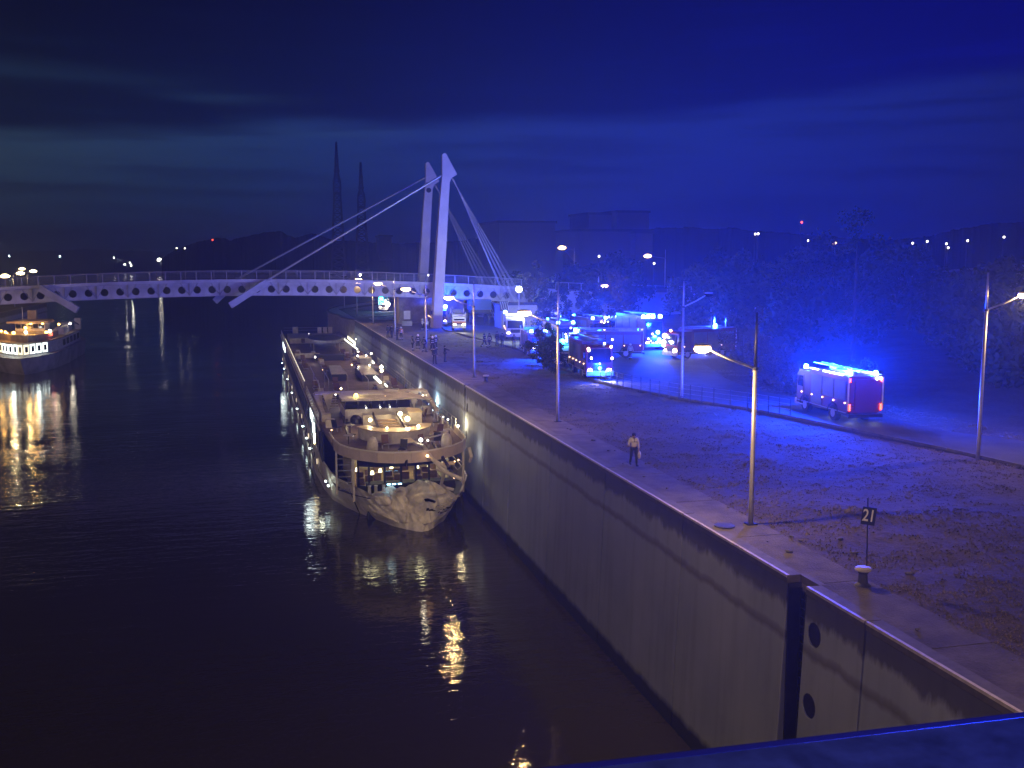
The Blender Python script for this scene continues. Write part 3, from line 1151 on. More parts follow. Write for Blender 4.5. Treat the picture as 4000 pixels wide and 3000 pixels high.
lattice(1321, 555, 960, 450, 'taller lattice mast left of the bridge pylons')
lattice(1414, 635, 960, 450, 'shorter lattice mast beside the bridge pylons')
# pale industrial blocks beyond the bridge
PALE = mat('pale_industrial_wall', (.16, .16, .17), .9, nscale=.05, namt=.1)
for (pa, pb, top, bot, D, lb, dd) in ((2262, 2546, 905, 1110, 290, 'long pale industrial hall behind the leafy tree', 30), (2300, 2420, 840, 906, 310, 'stepped low block on the roof line of the pale hall', 20), (2410, 2535, 832, 892, 305, 'highest pale block above the industrial hall', 20),
                                      (2480, 2550, 912, 1100, 286, 'light narrow tower face at the right end of the pale hall', 8), (1950, 2170, 872, 1100, 310, 'wide round-topped silo behind the back stays', 30), (1485, 1530, 925, 1020, 470, 'small square tower on the wooded hill beside the lattice masts', 14)):
    a, b_ = V(pa, bot, D), V(pb, top, D)
    t = Thing('industrial_building', lb, 'building', ((a[0] + b_[0]) / 2, D, 0))
    zt = V((pa + pb) / 2, top, D)[2]
    t.add('wall', MB().box(((a[0] + b_[0]) / 2, D + dd / 2, zt / 2 + 2), (b_[0] - a[0], dd, zt - 4)), PALE)
    t.add('roof', MB().box(((a[0] + b_[0]) / 2, D + dd / 2, zt + .4), (b_[0] - a[0] + .8, dd + .8, .8)), M['lattice'])
# raised road on the right with a pale retaining slope
lv = Thing('embankment_road', kind='structure', at=(90, 190, 10))
pts = [(3540, 1095), (3640, 1075), (3760, 1063), (3880, 1054), (4020, 1046), (4200, 1040), (4500, 1030)]
tp = [V(x, y, 170) for x, y in pts]
bt = [V(x, y + (10 + 70 * min(1, i / 2.0)), 160) for i, (x, y) in enumerate(pts)]
mb = MB()
mb.v = [tuple(p) for p in tp] + [tuple(p) for p in bt]
k_ = len(tp)
mb.f = [(i, i + 1, k_ + i + 1, k_ + i) for i in range(k_ - 1)]
mb.v += [(p[0], p[1] + 12, p[2]) for p in tp] 
mb.f += [(i, 2 * k_ + i, 2 * k_ + i + 1, i + 1) for i in range(k_ - 1)]
lv.add('slope', mb, mat('pale_slope', (.25, .22, .19), .9, nscale=.3, namt=.3), fix=False)
for i in range(k_ - 1):
    lv.add('guard_rail', MB().bar((tp[i][0], tp[i][1] - .3, tp[i][2] + .5), (tp[i + 1][0], tp[i + 1][1] - .3, tp[i + 1][2] + .5), .1, .35), M['steel'])
# far little lights
LT = [(36, 1000, 'g'), (234, 1001, 'g'), (445, 1007, 'w'), (487, 1033, 'w'), (508, 1027, 'w'), (512, 1037, 'w'), (620, 1014, 'W'), (628, 1013, 'w'), (660, 1012, 'w'), (698, 1019, 'w'), (716, 1016, 'W'), (722, 1020, 'W'), (733, 1015, 'w'),
      (794, 1021, 'W'), (970, 1021, 'W'), (1049, 1024, 'W'), (1056, 1020, 'W'), (1071, 1034, 'w'), (1101, 1023, 'w'), (1216, 1042, 'W'), (1250, 1024, 'w'), (1407, 1074, 'w'), (1672, 1074, 'w')]
for i, (x, y, k) in enumerate(sorted(LT)):
    D = 1400
    p = V(x, y, D)
    p = (p[0], p[1], max(p[2], 1.2))
    r = {'g': 1.0, 'w': .9, 'W': 1.8}[k]
    if y > 1060:
        p = V(x, y, 320)
        r = .35
    t = Thing('far_lamp', '%s %s light from the left on the dark far shore' % (ORD[i], {'g': 'tiny greenish', 'w': 'tiny white', 'W': 'bright warm'}[k]), 'lamp', p, 'tiny lights along the far shore')
    t.add('lamp_glass', MB().ball(p, r, 8), TINYG if k == 'g' else (glow('strong_far_lamp_glass', (1, .9, .68), 60) if k == 'W' else TINY))
    t.add('pole', MB().bar((p[0], p[1] + .3, -1), (p[0], p[1] + .3, p[2]), .3 if y < 1060 else .08), M['lattice'])
for i, (x, y, c_) in enumerate(sorted(((830, 937, 'r'), (690, 969, 'w'), (722, 970, 'w'), (2950, 914, 'w'), (2962, 913, 'w'), (3132, 868, 'r'), (3255, 949, 'a'), (3264, 950, 'a'), (3157, 940, 'w'), (3565, 950, 'w'), (3622, 943, 'w'), (3697, 952, 'w'), (3704, 968, 'w'), (3780, 940, 'w'), (3922, 926, 'w'), (2555, 1029, 'w'), (2340, 1001, 'w')))):
    rr_ = _ray(x, y)
    kk_ = (250 if x > 1500 else 400) / (rr_[0] * sa + rr_[1] * ca)
    p = (rr_[0] * kk_, rr_[1] * kk_, CAMH + rr_[2] * kk_)
    t = Thing('hill_lamp', '%s light from the left on the wooded hills, tiny and %s' % (ORD[i], {'r': 'red', 'w': 'white', 'a': 'amber'}[c_]), 'lamp', p, 'tiny lights scattered on the hills')
    t.add('lamp_glass', MB().ball(p, .27, 6), {'r': REDL, 'w': TINYH, 'a': AMB}[c_])
    t.add('pole', MB().bar((p[0], p[1] + .3, p[2] - 10), (p[0], p[1] + .3, p[2]), .15), M['lattice'])
# floating pontoon with a bright lamp beyond the bridge
# ------------------------------------------------------------------ vehicles: local frame, forward = +y, ground = 0
def wheel(t, x, y, r=.5, w=.32):
    wv = t.add('wheel', MB().cylx((x, y, r), r, w, 16), M['black'])
    t.add('rim', MB().cylx((x + (.02 if x > 0 else -.02), y, r), r * .55, w, 12), M['rim'], parent=wv)


def fire_truck(label, W=2.5, Lh=7.4, H=3.25, body=None, cab=1.9, beacons=(), rear=True, ladder=True, marks=True, headlights=True, group='fire engines gathered on the yard', name='fire_truck', cat='fire engine', taillit=False, head_lit=True, grille=True, workl=False):
    body = body or M['red']
    t = Thing(name, label, cat, (0, 0, 0), group)
    w = W / 2
    yb, yf = 0, Lh
    t.add('chassis', MB().box((0, Lh / 2, .62), (W * .8, Lh * .96, .25)), M['dark'])
    # rear body with roller shutters
    t.add('body_box', MB().box((0, (yf - cab) / 2 + .02, (H + .75) / 2), (W - .06, yf - cab - .1, H - .75)), body)
    ns = 3
    sl = (yf - cab - .5) / ns
    for s_ in (-1, 1):
        for k in range(ns):
            yc = .25 + sl * (k + .5)
            z0_ = 1.55 if abs(yc - (1.9)) < sl * .6 else .8
            sh = t.add('roller_shutter', MB().box((s_ * (w - .02), yc, (z0_ + H - .35) / 2), (.05, sl - .12, H - .35 - z0_)), M['silver'])
            for q_ in range(7):
                zz_ = z0_ + (H - .35 - z0_) * (q_ + .5) / 7
                t.add('shutter_slat', MB().box((s_ * (w + .008), yc, zz_), (.012, sl - .16, (H - .35 - z0_) / 7 - .05)), M['silver'], parent=sh)
        t.add('roof_rail', MB().bar((s_ * (w - .08), .1, H + .08), (s_ * (w - .08), yf - cab - .2, H + .08), .06), M['steel'])
        t.add('side_stripe', MB().box((s_ * (w + .004), yf / 2, .74), (.012, yf - .4, .07)), M['bridged'])
        for k, yy in enumerate((yf - 1.35, 1.9)):
            wheel(t, s_ * (w - .18), yy, .52, .34)
            ar = MB()
            pts = [(s_ * (w + .01), yy + math.cos(a) * .68, .55 + math.sin(a) * .66) for a in [math.pi * i / 8 for i in range(9)]]
            ar.tube(pts, .045, 5)
            t.add('wheel_arch', ar, M['dark'])
    # cab
    yc0, yc1 = yf - cab, yf
    prof = [(yc0, .55), (yc1 - .02, .55), (yc1, 1.5), (yc1 - .16, H - .45), (yc1 - .36, H - .22), (yc0, H - .22)]
    t.add('cab', MB().extr([(-w + .04, y, z) for y, z in prof], (W - .08, 0, 0)), body)
    t.add('windscreen', MB().extr([(-w + .2, yc1 + .015, 1.55), (w - .2, yc1 + .015, 1.55), (w - .24, yc1 - .135, H - .55), (-w + .24, yc1 - .135, H - .55)], (0, .02, 0)), M['glass'])
    for s_ in (-1, 1):
        d = t.add('door', MB().box((s_ * (w - .03), yc1 - .62, 1.65), (.05, .95, 2.0)), body)
        t.add('window', MB().box((s_ * (w - .002), yc1 - .62, 2.15), (.02, .75, .75)), M['glass'], parent=d)
        t.add('handle', MB().box((s_ * (w + .01), yc1 - .95, 1.55), (.03, .16, .04)), M['dark'], parent=d)
        t.add('mirror', MB().box((s_ * (w + .16), yc1 - .02, 2.2), (.16, .1, .5)), M['dark'])
        t.add('headlight', MB().ball((s_ * (w - .38), yc1 + .02, .88), .17 if head_lit else .13, 8, 1.35, .4, .8), HEADL if headlights and head_lit else M['glass'])
        t.add('step', MB().box((s_ * (w - .05), yc1 - .62, .5), (.2, .8, .06)), M['steel'])
    t.add('bumper', MB().box((0, yc1 + .1, .60), (W - .06, .26, .42)), M['dwhite'])
    if grille:
        t.add('grille', MB().box((0, yc1 + .03, 1.15), (W * .5, .05, .45)), M['dark'])
    if rear:
        t.add('rear_shutter', MB().box((0, .0, 1.95), (1.5, .06, 2.0)), M['silver'] if not taillit else body)
        t.add('rear_bumper', MB().box((0, -.06, .55), (W - .1, .2, .22)), M['dark'])
        for s_ in (-1, 1):
            t.add('tail_light', MB().box((s_ * (w - .13), -.02, 1.12), (.11, .06, .42)), REDL if taillit else glow('dim_red_glass', (1, .1, .05), .5))
            t.add('rear_corner_stripe', MB().box((s_ * (w - .02), -.015, 2.0), (.10, .03, 2.2)), M['dwhite'])
            if taillit:
                t.add('upper_marker', MB().box((s_ * (w - .12), -.02, H - .25), (.09, .05, .24)), REDL)
    if ladder:
        lm = MB()
        for s_ in (-.3, .3):
            lm.bar((s_, .3, H + .28), (s_, yf - .7, H + .30), .07)
        t.add('ladder_rail', lm, M['steel'])
        for k in range(int(Lh / .5) - 2):
            t.add('ladder_rung', MB().bar((-.3, .5 + k * .5, H + .29), (.3, .5 + k * .5, H + .29), .04), M['steel'])
        t.add('roof_locker', MB().box((-.75, 1.6, H + .14), (.6, 2.0, .28)), M['steel'])
    if marks:
        for s_ in (-1, 1):
            for k in range(5):
                t.add('marker_light', MB().ball((s_ * (w + .02), .35 + k * (yf - .9) / 4.2, 1.38), .055, 6), AMB)
    for (x, y, z, r, mm) in beacons:
        t.add('beacon', MB().lathe([(r, 0), (r, r * 1.1), (r * .75, r * 1.6), (.01, r * 1.75)], (x, y, z), 12), mm)
    return t


def settle(t, x, y, rz, z=None):
    t.e.location = (x, y, RZ if z is None else z)
    t.e.rotation_euler = (0, 0, rz)


H0 = 3.25
# 1 the large engine on the right, seen from behind
t1 = fire_truck('large red fire engine seen from behind with lit roof lights beside the grass', W=2.5, Lh=7.2, H=3.15, taillit=True,
                beacons=[(-1.0, 6.3, H0 - .2, .17, BEACW), (1.0, 6.3, H0 - .2, .17, BEAC), (-.95, .45, H0 - .05, .2, BEACW), (.95, .45, H0 - .05, .15, BEACW)])
for s_ in (-1, 1):
    t1.add('work_light_strip', MB().box((s_ * 1.28, 2.0, 3.20), (.06, 2.6, .10)), glow('strip_light', (.75, .93, 1.0), 10))
    t1.add('work_light_strip', MB().box((s_ * 1.28, 4.6, 3.20), (.06, 1.1, .07)), glow('strip_light', (.75, .93, 1.0), 10))
t1.add('rear_lamp', MB().ball((.75, -.06, 3.0), .10, 8), LEDC)
t1.add('rear_lamp', MB().ball((1.0, -.06, 3.02), .11, 8), LEDC)
for (x, y, p_) in ((-1.0, 6.3, 900), (-1.0, .8, 1500), (1.0, .8, 600), (1.2, 6.3, 400)):
    t1.lamp((x, y, 3.6), p_, BL, .15)
t1.lamp((-1.45, 2.2, 3.15), 14, (.7, .9, 1), .1)
for y_ in (.6, 3.2):
    t1.lamp((-.7, y_, .42), 12, (.9, 1, .85), .15)
    t1.lamp((.9, y_ - .3, .42), 9, (.9, 1, .85), .15)
t1.lamp((-.75, 7.7, 1.2), 35, (1, .9, .7), .12)
settle(t1, 38.9, 58.7, R(-3))
# 2 dark engine in the middle facing the viewpoint
t2 = fire_truck('dark fire engine facing the grass with two bright headlights and a blue grille lamp', W=2.5, Lh=7.6, H=3.3,
                beacons=[(-.5, 7.3, 3.15, .10, BEACW)], grille=True)
t2.add('grille_beacon', MB().ball((0, 7.68, 1.05), .17, 10), BEAC)
t2.add('grille_beacon', MB().ball((0, 7.68, 1.45), .08, 8), BEACW)
for x, z in ((-1.05, 2.95), (1.02, 2.8), (.98, 2.65), (.75, 1.95), (-1.15, 1.9)):
    t2.add('work_lamp', MB().ball((x, 7.55, z), .12, 8), SODY)
for s_ in (-1, 1):
    t2.lamp((s_ * .9, 7.95, .85), 500, (1, .86, .6), .08, 'SPOT', (R(76), 0, 0), R(110))
t2.lamp((0, 8.6, 1.2), 160, BL, .15)
settle(t2, 30.9, 93.8, R(180 - 6))
# 3 blue-lit van left of it
t3 = fire_truck('blue-lit command van with twin beacons beside the middle fire engine', W=2.3, Lh=5.6, H=2.6, cab=1.7, ladder=False, marks=False,
                beacons=[(-.8, 4.5, 2.6, .22, BEACW), (.8, 4.5, 2.6, .20, BEACW)], name='command_van', cat='van')
t3.add('grille_beacon', MB().ball((-.5, 5.68, 1.45), .24, 10), BEACW)
t3.add('grille_beacon', MB().ball((.5, 5.68, 1.45), .24, 10), BEACW)
t3.lamp((0, 6.1, 1.6), 500, BL, .2)
t3.lamp((0, 4.5, 3.1), 700, BL, .2)
settle(t3, 31.2, 113.6, R(180 - 4))
# 4 tall truck with a row of roof lights
t4 = fire_truck('tall fire truck with a row of four blue roof lights behind the parked lorry', W=2.5, Lh=8.5, H=3.9, cab=2.1,
                beacons=[(x, 7.6, 3.72, .24, BEACW) for x in (-1.15, -.2, .45, 1.05)])
for x, z, mm, r in ((-.4, 2.1, BEACW, .24), (.3, 1.9, AMB, .13), (-.6, 1.2, BEAC, .26), (-.3, .9, LEDC, .14), (.8, 1.35, BEACW, .12), (.2, .8, AMB, .14), (.5, 1.1, AMB, .09)):
    t4.add('front_lamp', MB().ball((x, 8.55, z), r, 8), mm)
t4.lamp((0, 7.6, 4.5), 1500, BL, .3)
t4.lamp((-.3, 9.1, 1.6), 500, BL, .2)
settle(t4, 45.6, 121.3, R(180 + 4))
# 5 lorry side on, its nose to the left
t5 = fire_truck('dark lorry standing side on with a pale bumper and two round yellow lamps', W=2.5, Lh=8.0, H=3.2, ladder=False,
                beacons=[(.9, 1.2, 3.2, .2, BEACW)], headlights=True)
for x, y, z, mm, r in ((1.0, 8.05, 2.45, SODY, .26), (1.15, 8.05, 1.75, SODY, .25), (1.15, 8.06, 1.4, BEACW, .2), (0, 8.0, 3.05, AMB, .15), (-.9, 8.1, .95, SODY, .25), (.3, 8.05, 2.3, LEDC, .08), (.1, 8.05, 1.9, LEDC, .08), (-.2, 8.05, 1.7, BEACW, .09)):
    t5.add('front_lamp', MB().ball((x, y, z), r, 8), mm)
for k in range(3):
    t5.add('exhaust_stack', MB().tube([(1.1 - k * 1.0, 1.2 + 1.2 * (k % 2), 3.1), (1.1 - k, 1.2 + 1.2 * (k % 2), 4.3)], .07, 8), M['steel'])
t5.lamp((.6, 8.6, 1.9), 260, (.8, .85, 1), .2)
t5.lamp((.9, 1.2, 3.8), 500, BL, .2)
settle(t5, 51.5, 104.2, R(90 + 14))
# 6 ambulances with sodium-lit roofs
for k, (x, y, rz, lb) in enumerate(((47.2, 138.5, 195, 'left ambulance with an orange-lit roof behind the two people'), (51.2, 136.5, 190, 'right ambulance with an orange-lit roof next to the tall truck'))):
    ta = fire_truck(lb, W=2.2, Lh=5.8, H=2.7, body=M['orange'], cab=1.8, ladder=False, marks=False, headlights=False, name='ambulance', cat='ambulance', group='ambulances behind the engines',
                    beacons=[(-.7, 4.9, 2.65, .14, BEACW), (0, 4.9, 2.65, .12, BEACW), (.6, 4.9, 2.65, .12, BEACW)])
    ta.lamp((0, 4.9, 3.3), 220, BL, .2)
    settle(ta, x, y, R(rz))
# 7 ambulance van under the bridge, facing the viewpoint
t7 = fire_truck('white and orange ambulance van with lit headlights driving out from under the bridge', W=2.0, Lh=5.2, H=2.3, body=M['white'], cab=1.8, ladder=False, marks=False, name='ambulance', cat='ambulance', group='ambulances behind the engines')
t7.add('orange_band', MB().box((0, 5.24, 1.25), (1.9, .04, .28)), M['orange'])
for s_ in (-1, 1):
    t7.lamp((s_ * .6, 5.5, .9), 260, (1, .9, .65), .08, 'SPOT', (R(76), 0, 0), R(110))
settle(t7, 30.4, 152.6, R(180 - 8), 9.79)
# 8 engine behind the pylon foot
t8 = fire_truck('fire engine half hidden behind the foot of the front pylon', W=2.4, Lh=7, H=3.0, beacons=[(-.9, 6.6, 2.9, .3, BEACW)], headlights=True)
t8.add('front_lamp', MB().box((.7, 7.05, 2.3), (.7, .1, .2)), LEDC)
t8.add('front_lamp', MB().ball((1.0, 7.08, .8), .22, 8), REDL)
t8.lamp((-.9, 7.2, 3.6), 500, BL, .2)
settle(t8, 29.6, 168.0 - 1.0, R(180 - 4), 9.6)
# 9 light-mast truck
t9 = fire_truck('light mast truck with a white-lit box body beside the bridge stays', W=2.5, Lh=7.5, H=3.1, body=M['dwhite'], beacons=[(1.1, .6, 3.1, .26, BEACW)], ladder=False, name='light_mast_truck', cat='truck')
t9.add('mast', MB().tube([(-.6, 5, 3.0), (-.6, 5, 6.3)], .09, 8), M['steel'])
hd = t9.add('floodlight', MB().ball((-.6, 4.9, 6.6), .42, 12), glow('flood_glass', (.93, 1.0, .82), 18))
t9.add('work_light_strip', MB().box((-.9, 7.4, 3.3), (1.5, .12, .35)), LEDC)
t9.lamp((-.6, 4.2, 6.6), 8000, (.85, 1.0, .82), .4)
t9.lamp((-.9, 8.0, 3.0), 260, (.8, .95, 1), .3)
settle(t9, 35.6, 138.8, R(180 - 12))
# 10 vehicle beyond the bridge
t10 = fire_truck('patrol vehicle with a turquoise beacon seen below the girder at left', W=2.0, Lh=4.8, H=2.1, body=M['white'], cab=1.9, ladder=False, marks=False, beacons=[(.5, 3.6, 2.1, .5, glow('turquoise_beacon_glass', (.03, .55, 1.0), 12)), (-.4, 3.6, 2.1, .14, LED)], headlights=True, name='patrol_vehicle', cat='van')
t10.add('front_lamp', MB().ball((-.9, 4.9, 1.5), .5, 8), LED)
t10.lamp((.5, 4.5, 3.0), 900, (.03, .5, 1), .3)
t10.lamp((-.9, 5.8, 1.5), 300, (1, .9, .8), .2)
settle(t10, 27.2, 214, R(180 - 10), 9.5)
# 11 small car between
t11 = fire_truck('low blue-lit crew car behind the dark shrubs with a bright turquoise beacon', W=2.1, Lh=5.2, H=2.2, body=M['dwhite'], cab=2.2, ladder=False, marks=False, headlights=False, name='crew_car', cat='car',
                 beacons=[(0, 3.8, 2.2, .30, glow('turquoise_beacon_glass', (.03, .55, 1.0), 12)), (-.7, 1.0, 2.2, .18, BEACW)])
t11.lamp((0, 4.4, 2.9), 900, (.04, .3, 1), .25)
settle(t11, 29.9 + .6, 102.0, R(180 - 3))
# further dark engines crowded behind
rq = random.Random(17)
for (px, py, rz, W_, L_, H_, lb) in ((2505, 1395, 78, 2.5, 8.2, 2.9, 'dark flatbed rescue lorry parked across the yard behind the middle engine'),
                                     (2235, 1375, 176, 2.5, 8.0, 3.3, 'dark fire engine mostly hidden behind the shrub left of the middle engine'),
                                     (2330, 1345, 186, 2.5, 7.6, 3.2, 'fire engine in the second row behind the leafy tree'),
                                     (2200, 1325, 190, 2.4, 6.6, 3.0, 'fire engine in the last row beside the light mast truck')):
    g0 = G(px, py, RZ)
    tq = fire_truck(lb, W=W_, Lh=L_, H=H_, beacons=[(-.9, L_ - 1, H_ - .1, .2, BEACW), (.9, L_ - 1, H_ - .1, .2, BEACW), (.7, .4, H_, .15, BEAC)], marks=True, head_lit=(px != 2505))
    for k in range(9):
        x_, z_ = rq.uniform(-1.1, 1.1), rq.uniform(.8, H_ - .3)
        tq.add('front_lamp', MB().ball((x_, L_ + .08, z_), rq.uniform(.05, .13), 6), rq.choice([BEACW, BEAC, LEDC, AMB, SODY, BEACW]))
    for k in range(5):
        tq.add('side_lamp', MB().ball((rq.choice((-1, 1)) * (W_ / 2 + .05), rq.uniform(.5, L_ - 1), rq.uniform(.9, H_)), rq.uniform(.05, .10), 6), rq.choice([BEACW, BEAC, LED]))
    tq.lamp((0, L_ - 1, H_ + .7), 300, BL, .2)
    settle(tq, g0[0], g0[1] + (L_ if abs(rz - 180) < 30 else 0), R(rz))
# hanging blue lights on the right behind the lorry
for i, (x, y, w_) in enumerate(((2740, 1288, .22), (2706, 1300, .18))):
    p = V(x, y, 112)
    b_ = Thing('light_mast', ['tall work-light mast with a blue lamp right of the lorry', 'slim work-light mast close behind the lorry'][i], 'work light', (p[0], 112, RZ), 'work-light masts behind the lorry')
    b_.add('lamp', MB().ball((p[0], 112, p[2]), w_, 8, 1, 1, 1.0 if i == 0 else 2.2), BEACW if i == 0 else LEDC)
    b_.add('pole', MB().tube([(p[0] + .1, 112.1, RZ), (p[0] + .1, 112.1, p[2])], .05, 6), M['steel'])
    b_.add('bracket', MB().box((p[0] + .45, 112.1, p[2] + .25), (.9, .12, .12)), M['steel'])
    b_.add('foot', MB().box((p[0] + .1, 112.1, RZ + .05), (.7, .7, .1)), M['dark'])
# ------------------------------------------------------------------ fence between the yard and the grass
fn = Thing('road_fence', 'low wire fence of thin dark posts along the yard edge', 'fence', (33, 75, 9.5))
fp = [(30.0, 96), (29.75, 90), (29.95, 85), (30.2, 80), (31.0, 76), (32.0, 72.6), (33.4, 69.4), (34.7, 66.6), (35.6, 63.6), (36.1, 61.5)]
pt = []
for i in range(len(fp) - 1):
    a, b_ = Vector(fp[i]), Vector(fp[i + 1])
    n_ = max(1, round((b_ - a).length / 1.25))
    for k in range(n_):
        pt.append(a.lerp(b_, k / n_))
FPM = MB().bar((0, 0, 0), (0, 0, 1.25), .055).mesh('fence_post', M['dark'])
for p in pt:
    fn.place('fence_post', FPM, (p.x - .18, p.y, 9.6))
for z in (10.15, 10.5, 10.82):
    fn.add('fence_wire', MB().tube([(p.x - .18, p.y, z) for p in pt], .012, 4), M['steel'])

# ------------------------------------------------------------------ number sign, bollards, manhole
sg = Thing('number_sign', 'dark blue plate with white number 21 on a thin leaning pole', 'sign', (20.35, 30.1, 9.5))
sg.add('pole', MB().tube([(20.33, 30.14, 9.3), (20.24, 30.14, 12.35)], .022, 6), M['dark'])
sgm = Matrix.Translation((20.26, 30.08, 11.73)) @ Matrix.Rotation(R(-26), 4, 'Z') @ Matrix.Rotation(R(6), 4, 'Y')
pm = MB().box((0, 0, 0), (.46, .02, .62))
pm.v = [tuple(sgm @ Vector(p)) for p in pm.v]
sg.add('plate', pm, mat('sign_blue', (.012, .018, .07), .4))
tx = bpy.data.curves.new('digits', 'FONT')
tx.body = '21'
tx.size = .60
tx.extrude = .004
tx.align_x = 'CENTER'
tx.align_y = 'CENTER'
tx.offset = .008
to = bpy.data.objects.new('tmp_text', tx)
C.objects.link(to)
bpy.context.view_layer.update()
tm = bpy.data.meshes.new_from_object(to.evaluated_get(bpy.context.evaluated_depsgraph_get()))
C.objects.unlink(to)
bpy.data.objects.remove(to)
mm_ = sgm @ Matrix.Translation((0, -.018, -.0)) @ Matrix.Rotation(R(90), 4, 'X') @ Matrix.Diagonal((.70, .98, 1, 1))
for v in tm.vertices:
    v.co = (mm_ @ v.co) - sg.o
tm.materials.clear()
tm.materials.append(M['stripe'])
sg.add('digits', tm, None)

for i, (x, y, lb) in enumerate(((19.75, 29.5, 'mooring bollard with a pale round cap near the number sign'), (20.1, 88.0, 'small mooring bollard with a pale cap on the far quay grass'))):
    bo = Thing('bollard', lb, 'bollard', (x, y, 9.52), 'mooring bollards on the quay')
    bo.add('shaft', MB().lathe([(.30, 0), (.26, .05), (.17, .12), (.15, .42), (.19, .50)], (x, y, 9.5), 16), M['bollard'])
    bo.add('cap', MB().lathe([(.19, .50), (.27, .54), (.285, .58), (.25, .63), (.12, .655)], (x, y, 9.5), 20), M['dwhite'])
mh = G(2830, 2055, 9.53)
single('manhole_cover', MB().lathe([(.42, 0), (.42, .035), (.34, .042)], (0, 0, 0), 20), M['bollard'], 'round dark manhole cover in the promenade by the nearest lamp', 'manhole cover', at=None).location = (mh[0], mh[1], 9.524)
# small debris on the promenade
dr = random.Random(5)
for i in range(60):
    x, y = dr.uniform(18.9, 23.6), dr.uniform(20, 70)
    ob = single('pebble', MB().ball((0, 0, 0), dr.uniform(.04, .11), 6, 1.3, .8, .5), M['coping'], 'small pale stone lying at the grass edge of the promenade', 'stone', 'small stones along the promenade')
    ob.location = (x, y, gz(x, y) + .05)
    s_ = dr.uniform(.6, 1.5)
    ob.scale = (s_, s_, s_)
    ob.rotation_euler = (0, 0, dr.uniform(0, 6))
# ------------------------------------------------------------------ people
def skinned(name, verts, edges, radii, m, root=0, sub=2, cut=None):
    me = bpy.data.meshes.new(name)
    me.from_pydata(verts, edges, [])
    ob = bpy.data.objects.new(name, me)
    C.objects.link(ob)
    md = ob.modifiers.new('Skin', 'SKIN')
    md.use_smooth_shade = True
    for i, r in enumerate(radii):
        me.skin_vertices[0].data[i].radius = (r, r) if isinstance(r, (int, float)) else r
        me.skin_vertices[0].data[i].use_root = (i == root)
    ob.modifiers.new('Sub', 'SUBSURF').levels = sub
    bpy.context.view_layer.update()
    em = bpy.data.meshes.new_from_object(ob.evaluated_get(bpy.context.evaluated_depsgraph_get()))
    em.name = name
    em.materials.clear()
    em.materials.append(m)
    bpy.data.objects.remove(ob)
    return em


def pose(p):
    """joints of a standing or walking figure 1.78 m tall facing -y; p: swing of legs and arms"""
    ls, rs, la, ra, lb, rb = p['ll'], p['rl'], p['la'], p['ra'], p.get('lb', .1), p.get('rb', .1)
    J = dict(pel=(0, 0, .98), wai=(0, -.005, 1.12), che=(0, .0, 1.34), nec=(0, .01, 1.50), hed=(0, -.01, 1.60), top=(0, 0, 1.72),
             lh=(.10, 0, .93), rh=(-.10, 0, .93), lsh=(.19, .01, 1.44), rsh=(-.19, .01, 1.44))

    def leg(s, a, side):
        k = (s * .12, -math.sin(a) * .46, .93 - math.cos(a) * .44)
        b = a - abs(p.get('kn', .1)) * (1 if a < 0 else .3)
        f = (k[0] + s * .01, k[1] - math.sin(b) * .44, max(.07, k[2] - math.cos(b) * .42))
        return k, f, (f[0] + s * .02, f[1] - .17, max(.035, f[2] - .045))
    J['lk'], J['lf'], J['lt'] = leg(1, ls, 'l')
    J['rk'], J['rf'], J['rt'] = leg(-1, rs, 'r')

    def arm(s, a, bend, out):
        sh = J['lsh'] if s > 0 else J['rsh']
        e = (sh[0] + s * out, sh[1] - math.sin(a) * .28, sh[2] - math.cos(a) * .28)
        c = a + bend
        h = (e[0] + s * out * .2 - s * .02 * bend, e[1] - math.sin(c) * .25, e[2] - math.cos(c) * .25)
        g_ = (h[0], h[1] - math.sin(c) * .09, h[2] - math.cos(c) * .09)
        return e, h, g_
    J['le'], J['lw'], J['lg'] = arm(1, la, lb, p.get('lo', .06))
    J['re'], J['rw'], J['rg'] = arm(-1, ra, rb, p.get('ro', .06))
    return J


